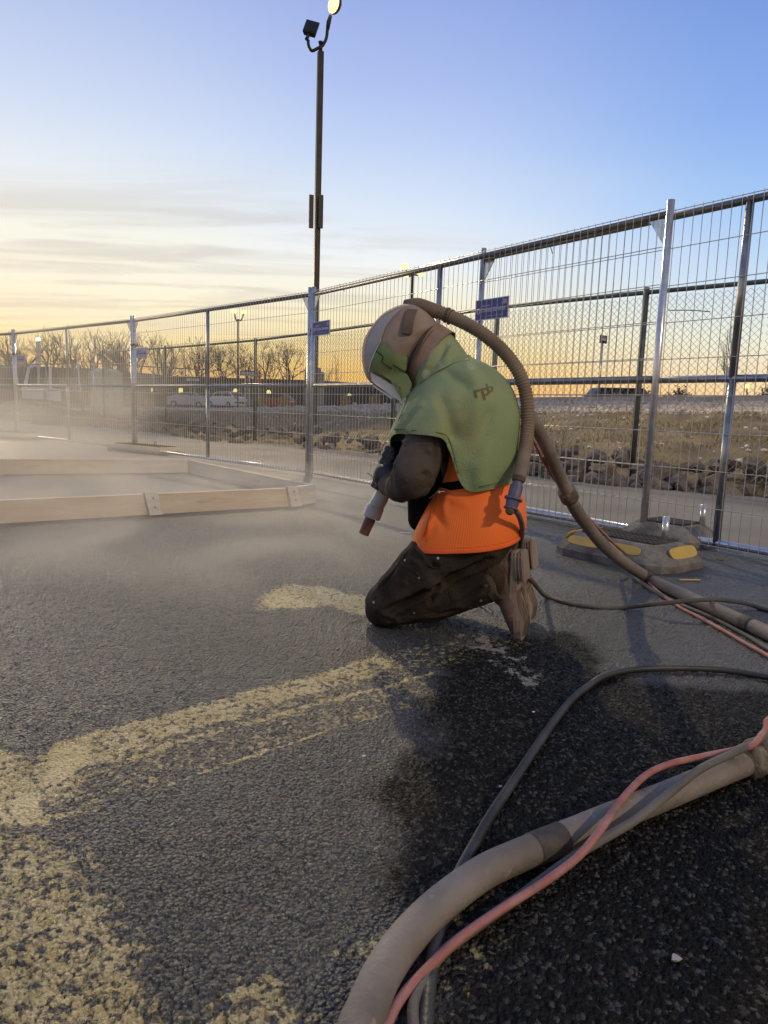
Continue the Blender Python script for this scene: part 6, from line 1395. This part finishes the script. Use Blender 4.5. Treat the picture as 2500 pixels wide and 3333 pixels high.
simple('black_hose', 'thin black hose twisted under the red one along the thick foreground hose', 'hose', [gr(1355, 3420, .010), gr(1345, 3280, .010), gr(1378, 3198, .012), gr(1438, 3105, .012), gr(1560, 3010, .012), gr(1700, 2912, .014), gr(1843, 2806, .026), gr(1944, 2742, .036), gr(2070, 2667, .05), gr(2189, 2574, .064), gr(2282, 2502, .066), gr(2404, 2443, .068), gr(2480, 2405, .066), gr(2600, 2350, .06), Vector((1.5, 1.52, .02)), Vector((2.6, 1.33, .01)), Vector((4.2, .9, .01))], .0075, m_rubber, 16, 12)
simple('black_hose', 'long smooth black hose looping from the right edge and under the thick hose', 'hose', [Vector((4.5, 2.6, .01)), Vector((2.4, 2.0, .01)), gr(2760, 2245, .010), gr(2500, 2204, .010), gr(2390, 2185, .010), gr(2282, 2176, .010), gr(2113, 2176, .010), gr(1986, 2194, .010), gr(1910, 2236, .010), gr(1843, 2297, .010), gr(1758, 2414, .010), gr(1674, 2540, .010), gr(1606, 2641, .010), gr(1547, 2743, .010), gr(1500, 2830, .009), gr(1455, 2930, .009), gr(1420, 3060, .009), gr(1400, 3180, .009), gr(1388, 3333, .009), gr(1385, 3500, .009)], .0092, m_blackhose, 16, 12)

# ================================================================== dust cloud
def dust_cloud():
    m = bpy.data.materials.new('blasting_dust'); m.use_nodes = True; t = m.node_tree; t.nodes.clear(); n = t.nodes.new; l = t.links.new
    out = n('ShaderNodeOutputMaterial'); pv = n('ShaderNodeVolumePrincipled'); l(pv.outputs[0], out.inputs['Volume']); pv.inputs['Color'].default_value = (1.0, .95, .84, 1); pv.inputs['Anisotropy'].default_value = .35
    g = n('ShaderNodeTexCoord'); s = n('ShaderNodeSeparateXYZ'); l(g.outputs['Generated'], s.inputs[0])
    def mth(op, a, c=None):
        q = n('ShaderNodeMath'); q.operation = op
        for i, v in enumerate((a, c)):
            if v is None: continue
            if isinstance(v, (int, float)): q.inputs[i].default_value = v
            else: l(v, q.inputs[i])
        return q.outputs[0]
    def sm(v, a, c):
        q = n('ShaderNodeMapRange'); q.interpolation_type = 'SMOOTHSTEP'; l(v, q.inputs[0]); q.inputs[1].default_value = a; q.inputs[2].default_value = c; return q.outputs[0]
    no = n('ShaderNodeTexNoise'); no.inputs['Scale'].default_value = .55; no.inputs['Detail'].default_value = 4; no.inputs['Distortion'].default_value = .6
    mp = n('ShaderNodeMapping'); mp.inputs['Scale'].default_value = (.8, .8, 2.2); l(g.outputs['Object'], mp.inputs[0]); l(mp.outputs[0], no.inputs[0])
    no2 = n('ShaderNodeTexNoise'); no2.inputs['Scale'].default_value = 1.5; no2.inputs['Detail'].default_value = 5; no2.inputs['Distortion'].default_value = 1.0; l(mp.outputs[0], no2.inputs[0])
    k = mth('MULTIPLY', sm(s.outputs[2], 1.0, .10), mth('SUBTRACT', 1.0, sm(s.outputs[0], .38, .84)))
    k = mth('MULTIPLY', k, mth('MULTIPLY', sm(s.outputs[0], 0, .12), mth('MULTIPLY', sm(s.outputs[1], 0.05, .35), sm(s.outputs[1], 1.0, .7))))
    k = mth('MULTIPLY', k, mth('MULTIPLY', sm(no.outputs[0], .36, .66), 1.35))
    low = mth('MULTIPLY', sm(s.outputs[2], .19, .015), mth('MULTIPLY', sm(s.outputs[1], 0.0, .06), sm(s.outputs[1], .50, .15)))
    low = mth('MULTIPLY', low, mth('MULTIPLY', mth('SUBTRACT', 1.0, sm(s.outputs[0], .90, 1.0)), sm(no2.outputs[0], .40, .68)))
    k = mth('ADD', k, mth('MULTIPLY', low, 2.9))
    l(mth('MULTIPLY', k, DUST), pv.inputs['Density'])
    return m
DUST = .26
b = MB(); b.box((-4.9, 7.95, 1.3), (10.6, 11.5, 2.6)); b2 = b.build('dust_cloud', dust_cloud()); tag(b2, 'thin tan dust cloud drifting over the boards and fence at left', 'dust', kind='stuff')
